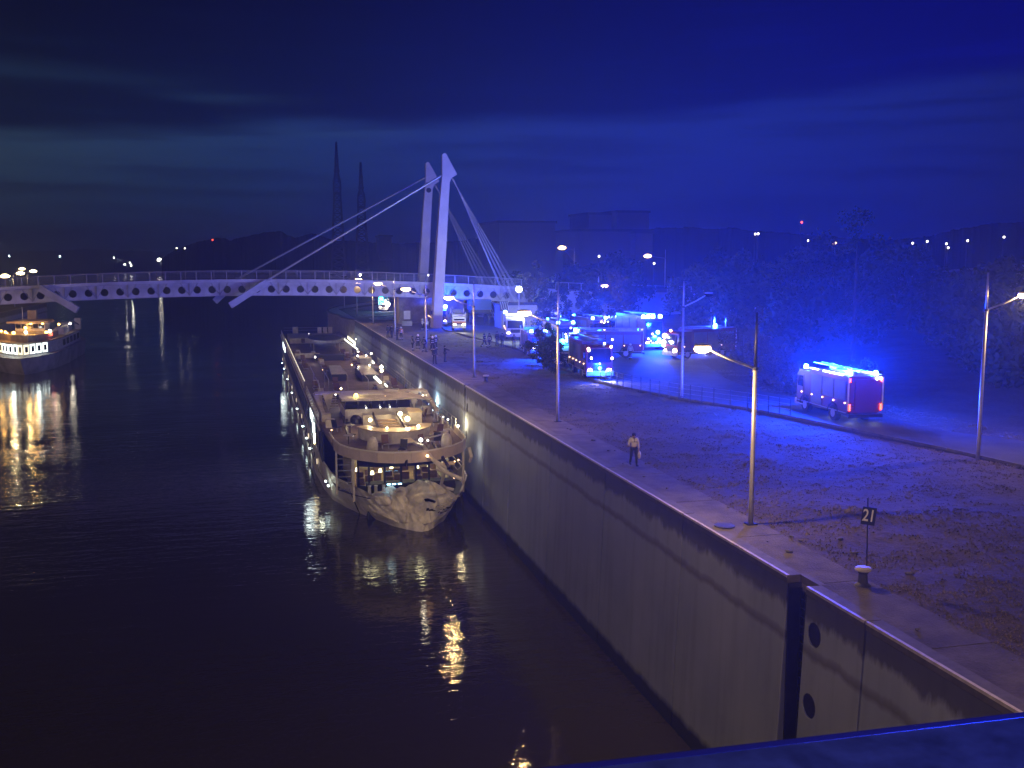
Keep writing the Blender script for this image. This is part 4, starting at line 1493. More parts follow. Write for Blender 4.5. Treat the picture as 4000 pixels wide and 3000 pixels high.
def person_parts(p, coat, legs, fat=1.0):
    J = pose(p)

    def mk(name, seq, edges, rad, m, sub=1):
        idx = {k: i for i, k in enumerate(seq)}
        return skinned(name, [J[k] for k in seq], [(idx[a], idx[b]) for a, b in edges], rad, m, 0, sub)
    seq = ['pel', 'wai', 'che', 'nec', 'hed', 'top', 'lh', 'rh', 'lk', 'lf', 'lt', 'rk', 'rf', 'rt', 'lsh', 'le', 'lw', 'lg', 'rsh', 're', 'rw', 'rg']
    rad = [(.13, .10), (.125, .095), (.15, .10), .055, (.085, .10), (.07, .08), .09, .09, .06, .045, .035, .06, .045, .035, .06, .042, .03, .035, .06, .042, .03, .035]
    ed = [('pel', 'wai'), ('wai', 'che'), ('che', 'nec'), ('nec', 'hed'), ('hed', 'top'), ('pel', 'lh'), ('pel', 'rh'), ('lh', 'lk'), ('lk', 'lf'), ('lf', 'lt'), ('rh', 'rk'), ('rk', 'rf'), ('rf', 'rt'),
          ('che', 'lsh'), ('lsh', 'le'), ('le', 'lw'), ('lw', 'lg'), ('che', 'rsh'), ('rsh', 're'), ('re', 'rw'), ('rw', 'rg')]
    # fingers, rooted in the palm
    for s, g_, w_ in (('l', 'lg', 'lw'), ('r', 'rg', 'rw')):
        sg_ = 1 if s == 'l' else -1
        d = (Vector(J[g_]) - Vector(J[w_])).normalized()
        for q_ in range(5):
            off = Vector((0, (q_ - 1.5) * .020, 0)) if q_ < 4 else Vector((0, -.045, 0))
            ln = (.07, .085, .08, .062, .05)[q_]
            a = Vector(J[g_]) + off * .8
            b_ = a + d * ln * (1 if q_ < 4 else .2) + off * .25 + Vector((-sg_ * .012, 0, 0))
            k1 = s + 'f%d' % q_
            J[k1] = tuple(b_)
            seq.append(k1)
            rad.append(.009)
            ed.append((g_, k1))
    body = mk('body', seq, ed, rad, M['skin'])
    cs = ['che', 'wai', 'pel', 'nec', 'lsh', 'le', 'lw', 'rsh', 're', 'rw']
    J2 = dict(J)
    cr = [(.185 * fat, .135 * fat), (.17 * fat, .13 * fat), (.175 * fat, .135 * fat), .075, .085, .062, .05, .085, .062, .05]
    jk = mk('jacket', cs, [('che', 'wai'), ('wai', 'pel'), ('che', 'nec'), ('che', 'lsh'), ('lsh', 'le'), ('le', 'lw'), ('che', 'rsh'), ('rsh', 're'), ('re', 'rw')], cr, coat)
    ts = ['pel', 'lh', 'lk', 'lf', 'rh', 'rk', 'rf']
    tr = mk('trousers', ts, [('pel', 'lh'), ('lh', 'lk'), ('lk', 'lf'), ('pel', 'rh'), ('rh', 'rk'), ('rk', 'rf')], [(.15, .12), .105, .08, .07, .105, .08, .07], legs)
    bt = []
    for s in 'lr':
        f, tt_ = Vector(J[s + 'f']), Vector(J[s + 't'])
        bt.append(MB().tube([f + Vector((0, .05, -.02)), f + Vector((0, -.02, -.02)), tt_ + Vector((0, -.03, .01))], [.055, .062, .04], 8).mesh('boot', M['black']))
    # face: nose, brow and ears on the head
    fc = MB().box((0, -.115, 1.605), (.03, .035, .045))
    fc.ball((.095, -.01, 1.60), .022, 6)
    fc.ball((-.095, -.01, 1.60), .022, 6)
    eyes = MB().box((.034, -.098, 1.632), (.022, .012, .012)).box((-.034, -.098, 1.632), (.022, .012, .012)).box((0, -.100, 1.565), (.045, .012, .008))
    return J, body, jk, tr, bt, fc.mesh('face', M['skin']), eyes.mesh('eyes_and_mouth', M['dark'])


HELM = MB().lathe([(.155, -.03), (.16, 0), (.125, .02), (.12, .09), (.08, .15), (.02, .17)], (0, 0, 1.64), 14).mesh('helmet', M['helmet'], True)
HELMD = MB().lathe([(.155, -.03), (.16, 0), (.125, .02), (.12, .09), (.08, .15), (.02, .17)], (0, 0, 1.64), 14).mesh('helmet', M['gear'], True)
HAIR = MB().lathe([(.100, -.05), (.112, .0), (.108, .06), (.075, .11), (.01, .125)], (0, .012, 1.64), 12).mesh('hair', M['black'], True)
poses = {
    'stand': person_parts(dict(ll=.05, rl=-.05, la=.05, ra=-.05, lb=.25, rb=.2), M['gear'], M['gear'], 1.08),
    'talk': person_parts(dict(ll=.08, rl=-.06, la=.35, ra=.1, lb=1.3, rb=.3), M['gear'], M['gear'], 1.08),
    'point': person_parts(dict(ll=.06, rl=-.06, la=.1, ra=1.1, lb=.2, rb=.25), M['gear'], M['gear'], 1.05),
    'walk': person_parts(dict(ll=.38, rl=-.36, la=-.35, ra=.35, lb=.35, rb=.35, kn=.3), M['gear'], M['gear'], 1.05),
}
wk = person_parts(dict(ll=.20, rl=-.18, la=-.05, ra=.35, lb=.15, rb=1.1, kn=.2, ro=.13), M['jacketw'], M['trouser'], 1.02)


def make_person(label, x, y, rz, ps, head='helmet', z=9.52, stripes=True, group=None, coat=None, sc=1.0):
    J, body, jk, tr, bt, fc, ey = poses[ps] if isinstance(ps, str) else ps
    t = Thing('person', label, 'person', (0, 0, 0), group)
    bd = t.add('body', body, None)
    if coat:
        jk = jk.copy()
        jk.materials.clear()
        jk.materials.append(coat)
    t.add('jacket', jk, None)
    t.add('trousers', tr, None)
    t.add('face', fc, None, parent=bd)
    t.add('eyes_and_mouth', ey, None, parent=bd)
    for b_ in bt:
        t.add('boot', b_, None)
    if head:
        t.add({'helmet': 'helmet', 'dark': 'helmet', 'hair': 'hair'}[head], {'helmet': HELM, 'dark': HELMD, 'hair': HAIR}[head], None)
    if stripes:
        for zz_, r in ((1.08, .158), (1.28, .168)):
            t.add('reflective_band', MB().lathe([(r, -.022), (r + .004, 0), (r, .022)], (0, 0, zz_), 14, 1.12, .86), M['stripe'])
        for s in 'lr':
            k_ = (Vector(J[s + 'k']) * .45 + Vector(J[s + 'f']) * .55)
            t.add('reflective_band', MB().tube([k_ + Vector((0, 0, -.025)), k_ + Vector((0, 0, .025))], .083, 10), M['stripe'])
    t.e.location = (x, y, z)
    t.e.rotation_euler = (0, 0, rz)
    t.e.scale = (sc, sc, sc)
    return t


PP = [
    ((1516, 1318), 'stand', 'hair', 0, 'leftmost dark bystander near the quay edge below the bridge', 30, None),
    ((1530, 1319), 'talk', 'hair', 0, 'second dark bystander beside the leftmost one', -40, None),
    ((1552, 1328), 'point', 'dark', 0, 'dark figure turned to the man in striped orange clothing', 80, None),
    ((1567, 1328), 'stand', 'helmet', 1, 'rescuer in orange and white striped clothing by the dark bystanders', 10, M['orange']),
    ((1612, 1370), 'talk', 'dark', 1, 'firefighter left of the lit lamp post foot, facing a colleague', 100, None),
    ((1633, 1363), 'stand', 'helmet', 1, 'firefighter whose head is lit orange beside the lamp post', 0, None),
    ((1657, 1374), 'walk', 'dark', 1, 'firefighter right of the lamp post looking down', -60, None),
    ((1684, 1364), 'point', 'dark', 0, 'firefighter raising an arm beside the white helmets', -100, None),
    ((1702, 1366), 'talk', 'helmet', 1, 'firefighter with the brightest white helmet on the quay grass', 20, None),
    ((1690, 1372), 'stand', 'helmet', 1, 'firefighter bending behind the tall dark figure', 160, None),
    ((1698, 1421), 'stand', 'hair', 0, 'tall dark figure in the middle of the quay grass', 15, None),
    ((1738, 1413), 'point', 'hair', 0, 'dark figure stretching an arm, right of the tall dark one', 90, None),
    ((1650, 1290), 'talk', 'helmet', 1, 'rescuer left of the front pylon foot', 60, M['jacketw']),
    ((1667, 1293), 'stand', 'helmet', 1, 'rescuer in pale clothing at the front pylon foot', -30, M['jacketw']),
    ((1892, 1357), 'walk', 'dark', 1, 'left firefighter of the pair carrying hose by the road fence', 40, None),
    ((1912, 1357), 'walk', 'dark', 1, 'right firefighter of the pair carrying hose by the road fence', -40, None),
    ((1942, 1350), 'stand', 'dark', 0, 'left of the two people standing together before the pale hut', 20, None),
    ((1962, 1354), 'talk', 'hair', 0, 'right of the two people standing together before the pale hut', -20, None),
    ((2008, 1363), 'stand', 'hair', 0, 'lone person in dark clothes with arms at the sides on the road', 0, None),
    ((2036, 1367), 'talk', 'dark', 1, 'firefighter with bright stripes next to the light mast truck', 30, None),
    ((2050, 1352), 'stand', 'helmet', 1, 'firefighter with two shining vest bands left of the blue van', 0, None),
    ((2462, 1411), 'walk', 'helmet', 1, 'person in a pale coat walking right of the middle fire engine', 150, M['dwhite']),
    ((2326, 1318), 'stand', 'helmet', 1, 'rescuer in a pink vest in front of the left orange ambulance', 20, mat('pink_vest', (.5, .12, .25), .8)),
    ((2356, 1318), 'point', 'helmet', 1, 'rescuer with pale legs next to the one in pink', -20, M['jacketw']),
    ((2437, 1322), 'talk', 'hair', 1, 'person leaning between the two orange ambulances', 60, M['dwhite']),
]
for (px, ps, hd_, st2_, lb, rz, coat) in PP:
    g_ = G(px[0], px[1], 9.52)
    x, y = g_[0], g_[1]
    make_person(lb, x, y, R(rz), ps, hd_, z=(RZ if on_road(x, y) else gz(x, y)), stripes=bool(st2_), coat=coat, group='people at the rescue scene')
g_ = G(2475, 1818, 9.53)
wp = make_person('man walking towards the camera in a white jacket and dark trousers, carrying a bag', g_[0], g_[1], R(-8), wk, None, z=9.525, stripes=False, sc=1.0)
wp.add('hair', HAIR, None)
wp.add('jacket_band', MB().box((0, -.16, 1.30), (.30, .02, .028)).box((0, -.158, 1.39), (.02, .02, .20)), M['dark'])
wp.add('collar', MB().lathe([(.085, 0), (.10, .03), (.07, .06)], (0, .0, 1.47), 12), M['dark'])
bg_ = Thing('shoulder_bag', 'pale bag hanging beside the walking man', 'bag', (g_[0] + .28, g_[1], 9.6))
bg_.add('bag_body', MB().ball((g_[0] + .30, g_[1] - .04, 10.08), .13, 8, .75, .5, 1.7), M['dwhite'])
bg_.add('strap', MB().bar((g_[0] + .28, g_[1] - .04, 10.25), (g_[0] + .235, g_[1] - .04, 10.85), .03), M['dwhite'])

# ------------------------------------------------------------------ trees and shrubs
def tree(name, label, x, y, z, h, r, nl, m, seed, group=None, trunk=True, lean=0, leaf=.16, sz=1.0, low=.25, airy=.5, cat='tree'):
    rn = random.Random(seed)
    t = Thing(name, label, cat, (x, y, z), group)
    tr = MB()
    top = Vector((x + lean, y, z + h * .8))
    mid = Vector((x + lean * .3, y, z + h * .35))
    tr.tube([(x, y, z - .3), mid, top], [h * .014 + .04, h * .010 + .02, .02], 7)
    limbs = []
    for k in range(9 if trunk else 6):
        f = rn.uniform(.2, .75)
        a = rn.uniform(0, 6.28)
        s0 = Vector((x, y, z)).lerp(top, f)
        e = s0 + Vector((math.cos(a) * r * rn.uniform(.5, .9), math.sin(a) * r * rn.uniform(.5, .9), h * rn.uniform(.06, .24)))
        mm2 = s0.lerp(e, .5) + Vector((0, 0, h * .03))
        tr.tube([s0, mm2, e], [h * .008 + .015, h * .005 + .01, .01], 5)
        limbs.append((s0, e))
    t.add('trunk', tr, M['bark'])
    # leaf clumps scattered through the crown volume
    cl_ = []
    for k in range(26):
        a = rn.uniform(0, 6.28)
        rr = r * math.sqrt(rn.random()) * .85
        zz_ = z + h * (low + (1 - low) * rn.random())
        env = math.sin(math.pi * min(1, max(.08, ((zz_ - z) / h - low * .6) / (1 - low * .6)))) ** .6
        cl_.append((Vector((x + lean * .5 + math.cos(a) * rr * env, y + math.sin(a) * rr * env, zz_)), rn.uniform(.16, .34) * r))
    for l_ in limbs:
        cl_.append((l_[1], rn.uniform(.18, .3) * r))
    vs, fs = [], []
    for k in range(nl):
        c0, cr_ = rn.choice(cl_)
        d = Vector((rn.gauss(0, 1), rn.gauss(0, 1), rn.gauss(0, .8)))
        p = c0 + d.normalized() * cr_ * rn.random() ** airy
        u = Vector((rn.gauss(0, 1), rn.gauss(0, 1), rn.gauss(0, 1))).normalized()
        v = u.cross(Vector((rn.gauss(0, 1), rn.gauss(0, 1), rn.gauss(0, 1)))).normalized()
        s_ = leaf * rn.uniform(.6, 1.4)
        o = len(vs)
        vs += [p - u * s_, p + v * s_ * .5, p + u * s_, p - v * s_ * .5]
        fs.append((o, o + 1, o + 2, o + 3))
    t.add('crown', MB().add([tuple(p - t.o) for p in vs], fs).mesh('crown', m), None, kind='stuff')
    return t


tree('leafy_tree', 'leafy tree between the bridge ramp and the yard, left of the rust-lit one', 39.2, 131, 9.6, 8.0, 3.0, 5200, M['foliage'], 1, 'trees on the yard', leaf=.17)
tree('leafy_tree', 'rust-lit leafy tree beside the amber street lamp', 43.8, 128, 9.6, 7.6, 2.9, 5600, M['foliage2'], 2, 'trees on the yard', leaf=.17)
tree('leafy_tree', 'small tree at the bridge end with reddish leaves above the railing', 44.6, 160, 11, 8.6, 2.2, 1800, M['foliage2'], 3, 'trees on the yard', leaf=.2)
tree('leafy_tree', 'dark bushy tree covering the side of the middle fire engine', 28.6, 99.0, 9.5, 4.4, 2.0, 4200, M['foliage'], 4, 'trees on the yard', leaf=.12, low=.08)
tree('leafy_tree', 'young tree in front of the blue beacon of the crew car', 28.0, 94.2, 9.5, 3.4, 1.5, 2600, M['foliage'], 5, 'trees on the yard', leaf=.11, low=.05)
tree('weeping_tree', 'drooping tree behind the two ambulances', 55, 150, 10, 8.0, 3.2, 3600, M['foliage2'], 6, 'trees on the yard', leaf=.22)
for i, (x, y, h_, r_, lb) in enumerate(((43.6, 79.5, 2.6, 2.2, 'wide pale shrub at the yard edge behind the nearest lamp arm'), (42.6, 74.2, 2.2, 1.9, 'low shrub left of the large fire engine'), (46.6, 86, 3.6, 2.6, 'dense shrub below the unlit lamp'),
                                        (41.6, 70.6, 1.5, 1.0, 'sprawling shrub lit by the large engine headlamp'), (44.6, 68.5, 3.4, 2.0, 'bare bush right behind the large fire engine'), (48.5, 95, 4.2, 2.8, 'dark shrub behind the lorry rear'))):
    tree('shrub', lb, x, y, 9.6, h_, r_, 3000, M['foliage2'] if i != 4 else M['foliage'], 20 + i, 'shrubs right of the yard', trunk=False, leaf=.10, low=.02, airy=.4, cat='shrub')
tree('bare_tree', 'tall bare tree behind the large fire engine lit blue at its foot', 58.0, 90, 10.2, 15, 3.8, 2600, M['foliage'], 40, None, leaf=.14, low=.2)
dk = [(60, 70, 9, 4.5), (66, 84, 11, 5), (58, 100, 10, 4.5), (68, 104, 13, 5.5), (60, 122, 11, 5), (72, 128, 14, 6), (64, 142, 12, 5), (80, 112, 14, 6), (78, 92, 12, 5.5), (72, 70, 10, 5), (84, 78, 11, 5), (62, 162, 13, 5.5), (76, 150, 14, 6), (90, 132, 15, 6.5), (56, 176, 12, 5),
      (88, 100, 12, 5.5), (50, 190, 11, 5), (66, 184, 14, 6), (96, 160, 16, 7), (84, 176, 15, 6.5)]
wh = ['left', 'middle', 'right', 'tall', 'low', 'broad', 'narrow', 'dense', 'loose', 'slender']
for i, (x, y, h_, r_) in enumerate(dk):
    tree('dark_tree', '%s dark tree in the %s row of the wooded slope behind the yard' % (wh[i % 10], ['near', 'far'][i // 10]), x, y, gz(x, y) - .1, h_ * .72, r_, 2600, M['foliage'], 60 + i, 'dark trees on the slope behind the yard', leaf=.34, low=.05)

# ------------------------------------------------------------------ parapet of the viewpoint bridge, bottom right
a = Vector(G(2150, 3000, 19.35))
b_ = Vector(G(4000, 2786, 19.35))
d = (b_ - a).normalized()
nrm = Vector((d.y, -d.x, 0))
a2, b2 = a - d * 2.5, b_ + d * 3
pr = Thing('bridge_parapet', 'broad dark blue metal parapet of the viewpoint bridge with a shining edge', 'parapet', tuple(a2))
for i in range(3):
    p0, p1 = a2.lerp(b2, i / 3), a2.lerp(b2, (i + 1) / 3 - .002)
    pr.add('top_plate', MB().extr([p0 + Vector((0, 0, -.035)), p1 + Vector((0, 0, -.035)), p1 + nrm * .55 + Vector((0, 0, -.035)), p0 + nrm * .55 + Vector((0, 0, -.035))], (0, 0, .03)), mat('parapet_paint', (.06, .10, .13), .5, .1, nscale=9, namt=.4))
    pr.add('edge_tube', MB().tube([p0 + Vector((0, 0, -.012)), p1 + Vector((0, 0, -.012))], .014, 10), mat('edge_chrome', (.35, .38, .5), .22, .9))
    pr.add('face_plate', MB().extr([p0 + Vector((0, 0, -.9)), p1 + Vector((0, 0, -.9)), p1 + Vector((0, 0, -.04)), p0 + Vector((0, 0, -.04))], nrm * .04), M['dark'])
# ------------------------------------------------------------------ river cruise ship with the crushed bow
sh = Thing('cruise_ship', 'long white river cruise ship with a crushed bow lying along the quay wall', 'ship', (11.3, 140, 0))
HD = 5.7
hullw = mat('hull_white_paint', (.66, .63, .58), .42, nscale=.5, namt=.22, bump=.08, bscale=2)
# hull sides: chains of (t, s) at the water and at the rail
Lb = [(8.26, 81.5), (7.3, 84.0), (6.42, 86.8), (5.95, 91), (5.62, 98), (5.55, 120), (5.55, 185), (6.0, 200), (7.2, 206.5)]
Lt = [(6.93, 78.9), (6.35, 80.9), (6.0, 83.6), (5.75, 88), (5.6, 95), (5.55, 120), (5.55, 185), (5.75, 200), (6.8, 207.5)]
Rb = [(14.9, 80.2), (15.6, 82.6), (16.2, 86), (16.7, 91), (17.0, 98), (17.0, 120), (17.0, 185), (16.6, 200), (15.4, 206.5)]
Rt = [(16.0, 77.6), (16.55, 79.6), (16.85, 83.0), (17.0, 88), (17.05, 95), (17.05, 120), (17.05, 185), (16.9, 200), (15.8, 207.5)]
HT = 3.0
mb = MB()
for B_, T_, fl in ((Lb, Lt, 0), (Rb, Rt, 1)):
    o = len(mb.v)
    nv = 5
    for (bx, by), (tx_, ty) in zip(B_, T_):
        for k in range(nv):
            f = k / (nv - 1)
            mb.v.append((bx + (tx_ - bx) * f ** .8, by + (ty - by) * f, -.4 + (HT + .4) * f))
    for i in range(len(B_) - 1):
        for k in range(nv - 1):
            a = o + i * nv + k
            q = (a, a + 1, a + nv + 1, a + nv)
            mb.f.append(q if not fl else q[::-1])
# transom
o = len(mb.v)
mb.v += [(7.2, 206.5, -.4), (15.4, 206.5, -.4), (15.8, 207.5, HT), (6.8, 207.5, HT)]
mb.f.append((o, o + 1, o + 2, o + 3))
hull = sh.add('hull', mb, hullw, smooth=False, fix=False)
sh.add('rubbing_strake', MB().tube([(x - .03, y, 1.15) for x, y in [(b_[0] * .62 + t_[0] * .38, b_[1] * .62 + t_[1] * .38) for b_, t_ in zip(Lb, Lt)]], .07, 6), M['dark'], parent=hull)
sh.add('bulwark_cap', MB().tube([(x, y, HT + .02) for x, y in Lt], .06, 6), M['white'], parent=hull)
sh.add('bulwark_cap', MB().tube([(x, y, HT + .02) for x, y in Rt], .06, 6), M['white'], parent=hull)
# crushed bow: a folded, torn face between the two sides
top_l = [(6.93, 78.9, 3.0), (7.69, 77.4, 2.95), (8.36, 76.4, 2.75), (9.1, 76.5, 2.9), (9.92, 76.6, 3.15), (10.7, 76.8, 3.2), (11.39, 77.2, 3.1), (12.24, 77.9, 3.25), (13.07, 77.5, 3.4), (13.6, 76.7, 3.2), (14.14, 75.9, 3.05), (14.69, 74.6, 2.7), (15.4, 75.6, 2.75), (16.0, 77.6, 3.0)]
bot_l = [(8.26, 81.5, -.4), (9.0, 79.9, -.4), (9.7, 78.3, -.4), (10.1, 77.2, -.4), (10.5, 76.4, -.4), (11.0, 75.5, -.4), (11.5, 74.8, -.4), (12.0, 74.3, -.4), (12.5, 74.5, -.4), (13.0, 75.3, -.4), (13.5, 76.4, -.4), (14.0, 77.5, -.4), (14.45, 78.8, -.4), (14.9, 80.2, -.4)]


def lerpl(ls, f):
    g_ = f * (len(ls) - 1)
    i = min(int(g_), len(ls) - 2)
    return Vector(ls[i]).lerp(Vector(ls[i + 1]), g_ - i)


NU, NV = 96, 44
cs_ = random.Random(8)
CEL = [(cs_.uniform(0, 1.7), cs_.uniform(-.05, 1.1), cs_.gauss(0, .34), cs_.gauss(0, 2.6), cs_.gauss(0, 1.6)) for _ in range(46)]


def facet(u, v):
    uu = u * 1.7 + .05 * noise.noise(Vector((u * 9, v * 9, 0)))
    vv_ = v + .04 * noise.noise(Vector((u * 8, v * 8, 5)))
    sw = sy_ = 0
    for (cu, cv, b0, tu, tv_) in CEL:
        d2 = (uu - cu) ** 2 + ((vv_ - cv) * .8) ** 2
        if d2 > .12:
            continue
        w = math.exp(-d2 * 420) + 1e-9
        sw += w
        sy_ += w * (b0 + tu * (uu - cu) + tv_ * (vv_ - cv))
    return sy_ / sw if sw else 0
mb = MB()
hol = set()
for i in range(NU + 1):
    u = i / NU
    for j in range(NV + 1):
        v = j / NV
        p = lerpl(bot_l, u).lerp(lerpl(top_l, u), v)
        stem = math.exp(-((u - .52) / .30) ** 2)
        # flare of the stem and folds that run with the plating
        p.y -= .75 * math.sin(v * math.pi) * stem
        env = min(1, u * 5) * min(1, (1 - u) * 6) * min(1, v * 3.2 + .15)
        if u < .5:
            w_ = (u * 15 + v * 3.2)
        else:
            w_ = (v * 10 - u * 3.5)
        rg = abs(noise.noise(Vector((w_, v * 1.3, 2.0)))) * 1.5 - .35
        rg2 = abs(noise.noise(Vector((u * 20 + v * 6, v * 9, 5.0)))) - .2
        fold = noise.noise(Vector((u * 6, v * 3.4, 9)))
        ev = env * (.35 + .65 * min(1, max(0, (v - .12) * 2.2)))
        pleat = abs(((u * 11 + v * 1.8 + .5 * noise.noise(Vector((u * 4, v * 2, 1)))) % 1.0) - .5) * 2 - .5
        p.y += ev * (facet(u, v) * .82 + rg * .15 + fold * .35 + (pleat * .55 if u < .62 else 0) * max(0, v - .15))
        p.x += env * (.14 * noise.noise(Vector((u * 13, v * 8, 3))))
        p.z += env * (.16 * noise.noise(Vector((u * 9, v * 7, 8))) - .12 * v)
        mb.v.append(tuple(p))
        # torn openings on the starboard side
        tr = noise.noise(Vector((u * 5 + v * 4, v * 17, 21)))
        if (.58 < u < .88 and .32 < v < .66 and tr > .12) :
            hol.add((i, j))
for i in range(NU):
    for j in range(NV):
        if (i, j) in hol:
            continue
        a = i * (NV + 1) + j
        mb.f.append((a, a + NV + 1, a + NV + 2, a + 1))
cb = sh.add('crushed_bow', mb, mat('crumpled_plate', (.68, .64, .58), .38, nscale=1.3, namt=.28, bump=.12, bscale=14), smooth=False, fix=False)
for f_ in cb.data.polygons:
    f_.use_smooth = False
rd = random.Random(3)
for k in range(7):
    u = .60 + .035 * k
    z = .9 + .22 * k
    x = 13.1 + .26 * k
    yb = 75.55 - .05 * k
    sh.add('torn_plate', MB().extr([(x - .55, yb + .1, z), (x + .55, yb + .45, z + .10 + rd.uniform(-.1, .1)), (x + .45, yb - .15, z + .20), (x - .35, yb - .30, z + .05)], (0, .03, .04)), mat('crumpled_plate', (.5, .43, .36)), parent=cb)
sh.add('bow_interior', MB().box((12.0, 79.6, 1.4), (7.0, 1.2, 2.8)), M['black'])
# fore deck behind the crushed face
sh.add('fore_deck', MB().prism([(7.2, 79.2), (8.4, 77.4), (11.4, 77.9), (13, 78.2), (14.6, 76.4), (16, 78), (16.6, 81), (16.8, 88), (6.0, 88), (6.3, 81.2)], 2.05, 2.12), mat('fore_deck_paint', (.05, .055, .07), .6, nscale=2))
# lounge wall with six panes, lit from inside
lg = MB()
fx = [7.9, 8.7, 9.9, 11.2, 12.4, 13.5, 14.6]
fy = [80.2, 79.75, 79.45, 79.35, 79.45, 79.75, 80.3]
room = sh.add('lounge', MB().box((11.3, 88.3, 3.8), (7.6, .15, 3.3)), mat('lounge_back_wall', (.45, .38, .25), .8, nscale=2, namt=.4))
sh.add('lounge_floor', MB().prism([(7.7, 80.4), (11.3, 79.5), (14.9, 80.4), (15.2, 88.2), (7.5, 88.2)], 2.14, 2.22), mat('carpet', (.20, .13, .07), .9, nscale=3, namt=.4), parent=room)
sh.add('lounge_side', MB().box((7.45, 84.3, 3.8), (.1, 8, 3.3)), M['dwhite'], parent=room)
sh.add('lounge_side', MB().box((15.2, 84.3, 3.8), (.1, 8, 3.3)), M['dwhite'], parent=room)
gl = bpy.data.materials.new('window_pane')
gl.use_nodes = True
gb = gl.node_tree
gb.nodes.clear()
o_ = gb.nodes.new('ShaderNodeOutputMaterial')
mx = gb.nodes.new('ShaderNodeMixShader')
t_ = gb.nodes.new('ShaderNodeBsdfTransparent')
t_.inputs[0].default_value = (.8, .85, .8, 1)
gg = gb.nodes.new('ShaderNodeBsdfGlossy')
gg.inputs['Roughness'].default_value = .04
fr = gb.nodes.new('ShaderNodeFresnel')
fr.inputs[0].default_value = 1.5
gb.links.new(fr.outputs[0], mx.inputs[0])
gb.links.new(t_.outputs[0], mx.inputs[1])
gb.links.new(gg.outputs[0], mx.inputs[2])
gb.links.new(mx.outputs[0], o_.inputs[0])
for k in range(6):
    a, b_ = (fx[k], fy[k]), (fx[k + 1], fy[k + 1])
    fr_ = sh.add('lounge_window', MB().bar((a[0], a[1], 4.62), (b_[0], b_[1], 4.62), .12, 1.1).bar((a[0], a[1], 2.3), (b_[0], b_[1], 2.3), .12, .45).bar((a[0], a[1], 2.1), (a[0], a[1], 4.9), .17, .17), M['dark'])  # tall dark header paints the shadow of the deck overhang
    me = MB().add([(a[0], a[1], 2.5), (b_[0], b_[1], 2.5), (b_[0], b_[1], 4.08), (a[0], a[1], 4.08)], [(0, 1, 2, 3)])
    sh.add('pane', me, gl, parent=fr_, fix=False)
rl = random.Random(12)
warmw = glow('lounge_lit_panel', (1.0, .88, .48), 1.5)
for k in range(9):
    x = 8.2 + .78 * k
    c_ = sh.add('armchair', MB().box((x, 81.5 + (k % 3) * .9, 2.55), (.6, .6, .6)).box((x, 81.85 + (k % 3) * .9, 2.95), (.6, .14, .6)), M['brown'], parent=room)
for k in range(7):
    x = 8.2 + 1.0 * k + rl.uniform(-.2, .2)
    sh.add('lamp_shade', MB().lathe([(.16, 0), (.10, .28)], (x, 83.0 + rl.uniform(-1, 2), 2.9), 10), glow('table_lamp_shade', (1, .85, .5), 6), parent=room)
    sh.add('ceiling_panel', MB().box((x, 84.5, 5.2), (.65, 3.5, .05)), warmw, parent=room)
for k in range(5):
    sh.add('wall_picture', MB().box((8.4 + 1.45 * k, 88.18, 3.9), (.9, .05, 1.2)), warmw if k % 2 else M['brown'], parent=room)  # every other picture glows, imitating lamplight on the back wall
for x in (9.2, 11.3, 13.4):
    sh.lamp((x, 84, 4.7), 120, (1, .85, .5), .3)
sh.add('inner_ceiling', MB().box((11.3, 84.2, 5.28), (7.4, 8.2, .05)), M['dwhite'], parent=room)
# superstructure walls with cabin windows
for s_, x in ((-1, 5.72), (1, 16.92)):
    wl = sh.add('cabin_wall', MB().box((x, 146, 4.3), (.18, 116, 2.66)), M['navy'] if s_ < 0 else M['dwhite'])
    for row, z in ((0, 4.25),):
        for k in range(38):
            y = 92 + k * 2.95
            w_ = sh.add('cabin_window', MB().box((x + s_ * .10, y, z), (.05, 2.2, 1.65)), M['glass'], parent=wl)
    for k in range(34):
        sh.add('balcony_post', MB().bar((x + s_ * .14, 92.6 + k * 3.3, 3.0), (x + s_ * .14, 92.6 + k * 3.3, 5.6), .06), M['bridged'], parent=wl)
for k in range(30):
    y = 94 + k * 3.5
    sh.add('porthole', MB().tube([(5.50, y, 1.9), (5.56, y, 1.9)], .26, 12), M['glass'] if k % 4 else glow('dim_porthole', (1, .8, .5), 1.2), parent=hull)
sh.add('deck_edge_strake', MB().bar((5.60, 90, 5.52), (5.60, 204, 5.52), .14, .20), M['white'])
sh.add('deck_edge_strake', MB().bar((17.0, 90, 5.52), (17.0, 204, 5.52), .14, .20), M['white'])
# sun deck
outline = [(6.0, 84), (6.1, 80.5), (6.35, 78.4), (6.9, 76.9), (7.7, 75.6), (8.8, 74.5), (10.0, 74.0), (11.2, 73.85), (12.4, 74.05), (13.6, 74.8), (14.7, 75.8), (15.7, 77.2), (16.3, 78.8), (16.5, 80.8), (16.6, 85)]
full = [(5.6, 204), (5.55, 120), (5.62, 98), (5.8, 90)] + outline + [(16.8, 92), (17.0, 100), (17.0, 120), (17.0, 204)]
sh.add('sun_deck', MB().prism(full[::-1], 5.45, HD), M['teak'])
bw = MB()
for i in range(len(outline) - 1):
    a, b_ = outline[i], outline[i + 1]
    if i in (0,):
        continue
    bw.bar((a[0], a[1], 5.80), (b_[0], b_[1], 5.80), .12, .74)
fb = sh.add('front_bulwark', bw, mat('bulwark_paint', (.56, .47, .40), .5, nscale=1, namt=.12))
sh.add('bulwark_rail', MB().tube([(x, y, 6.24) for x, y in outline], .06, 8), M['white'], parent=fb)
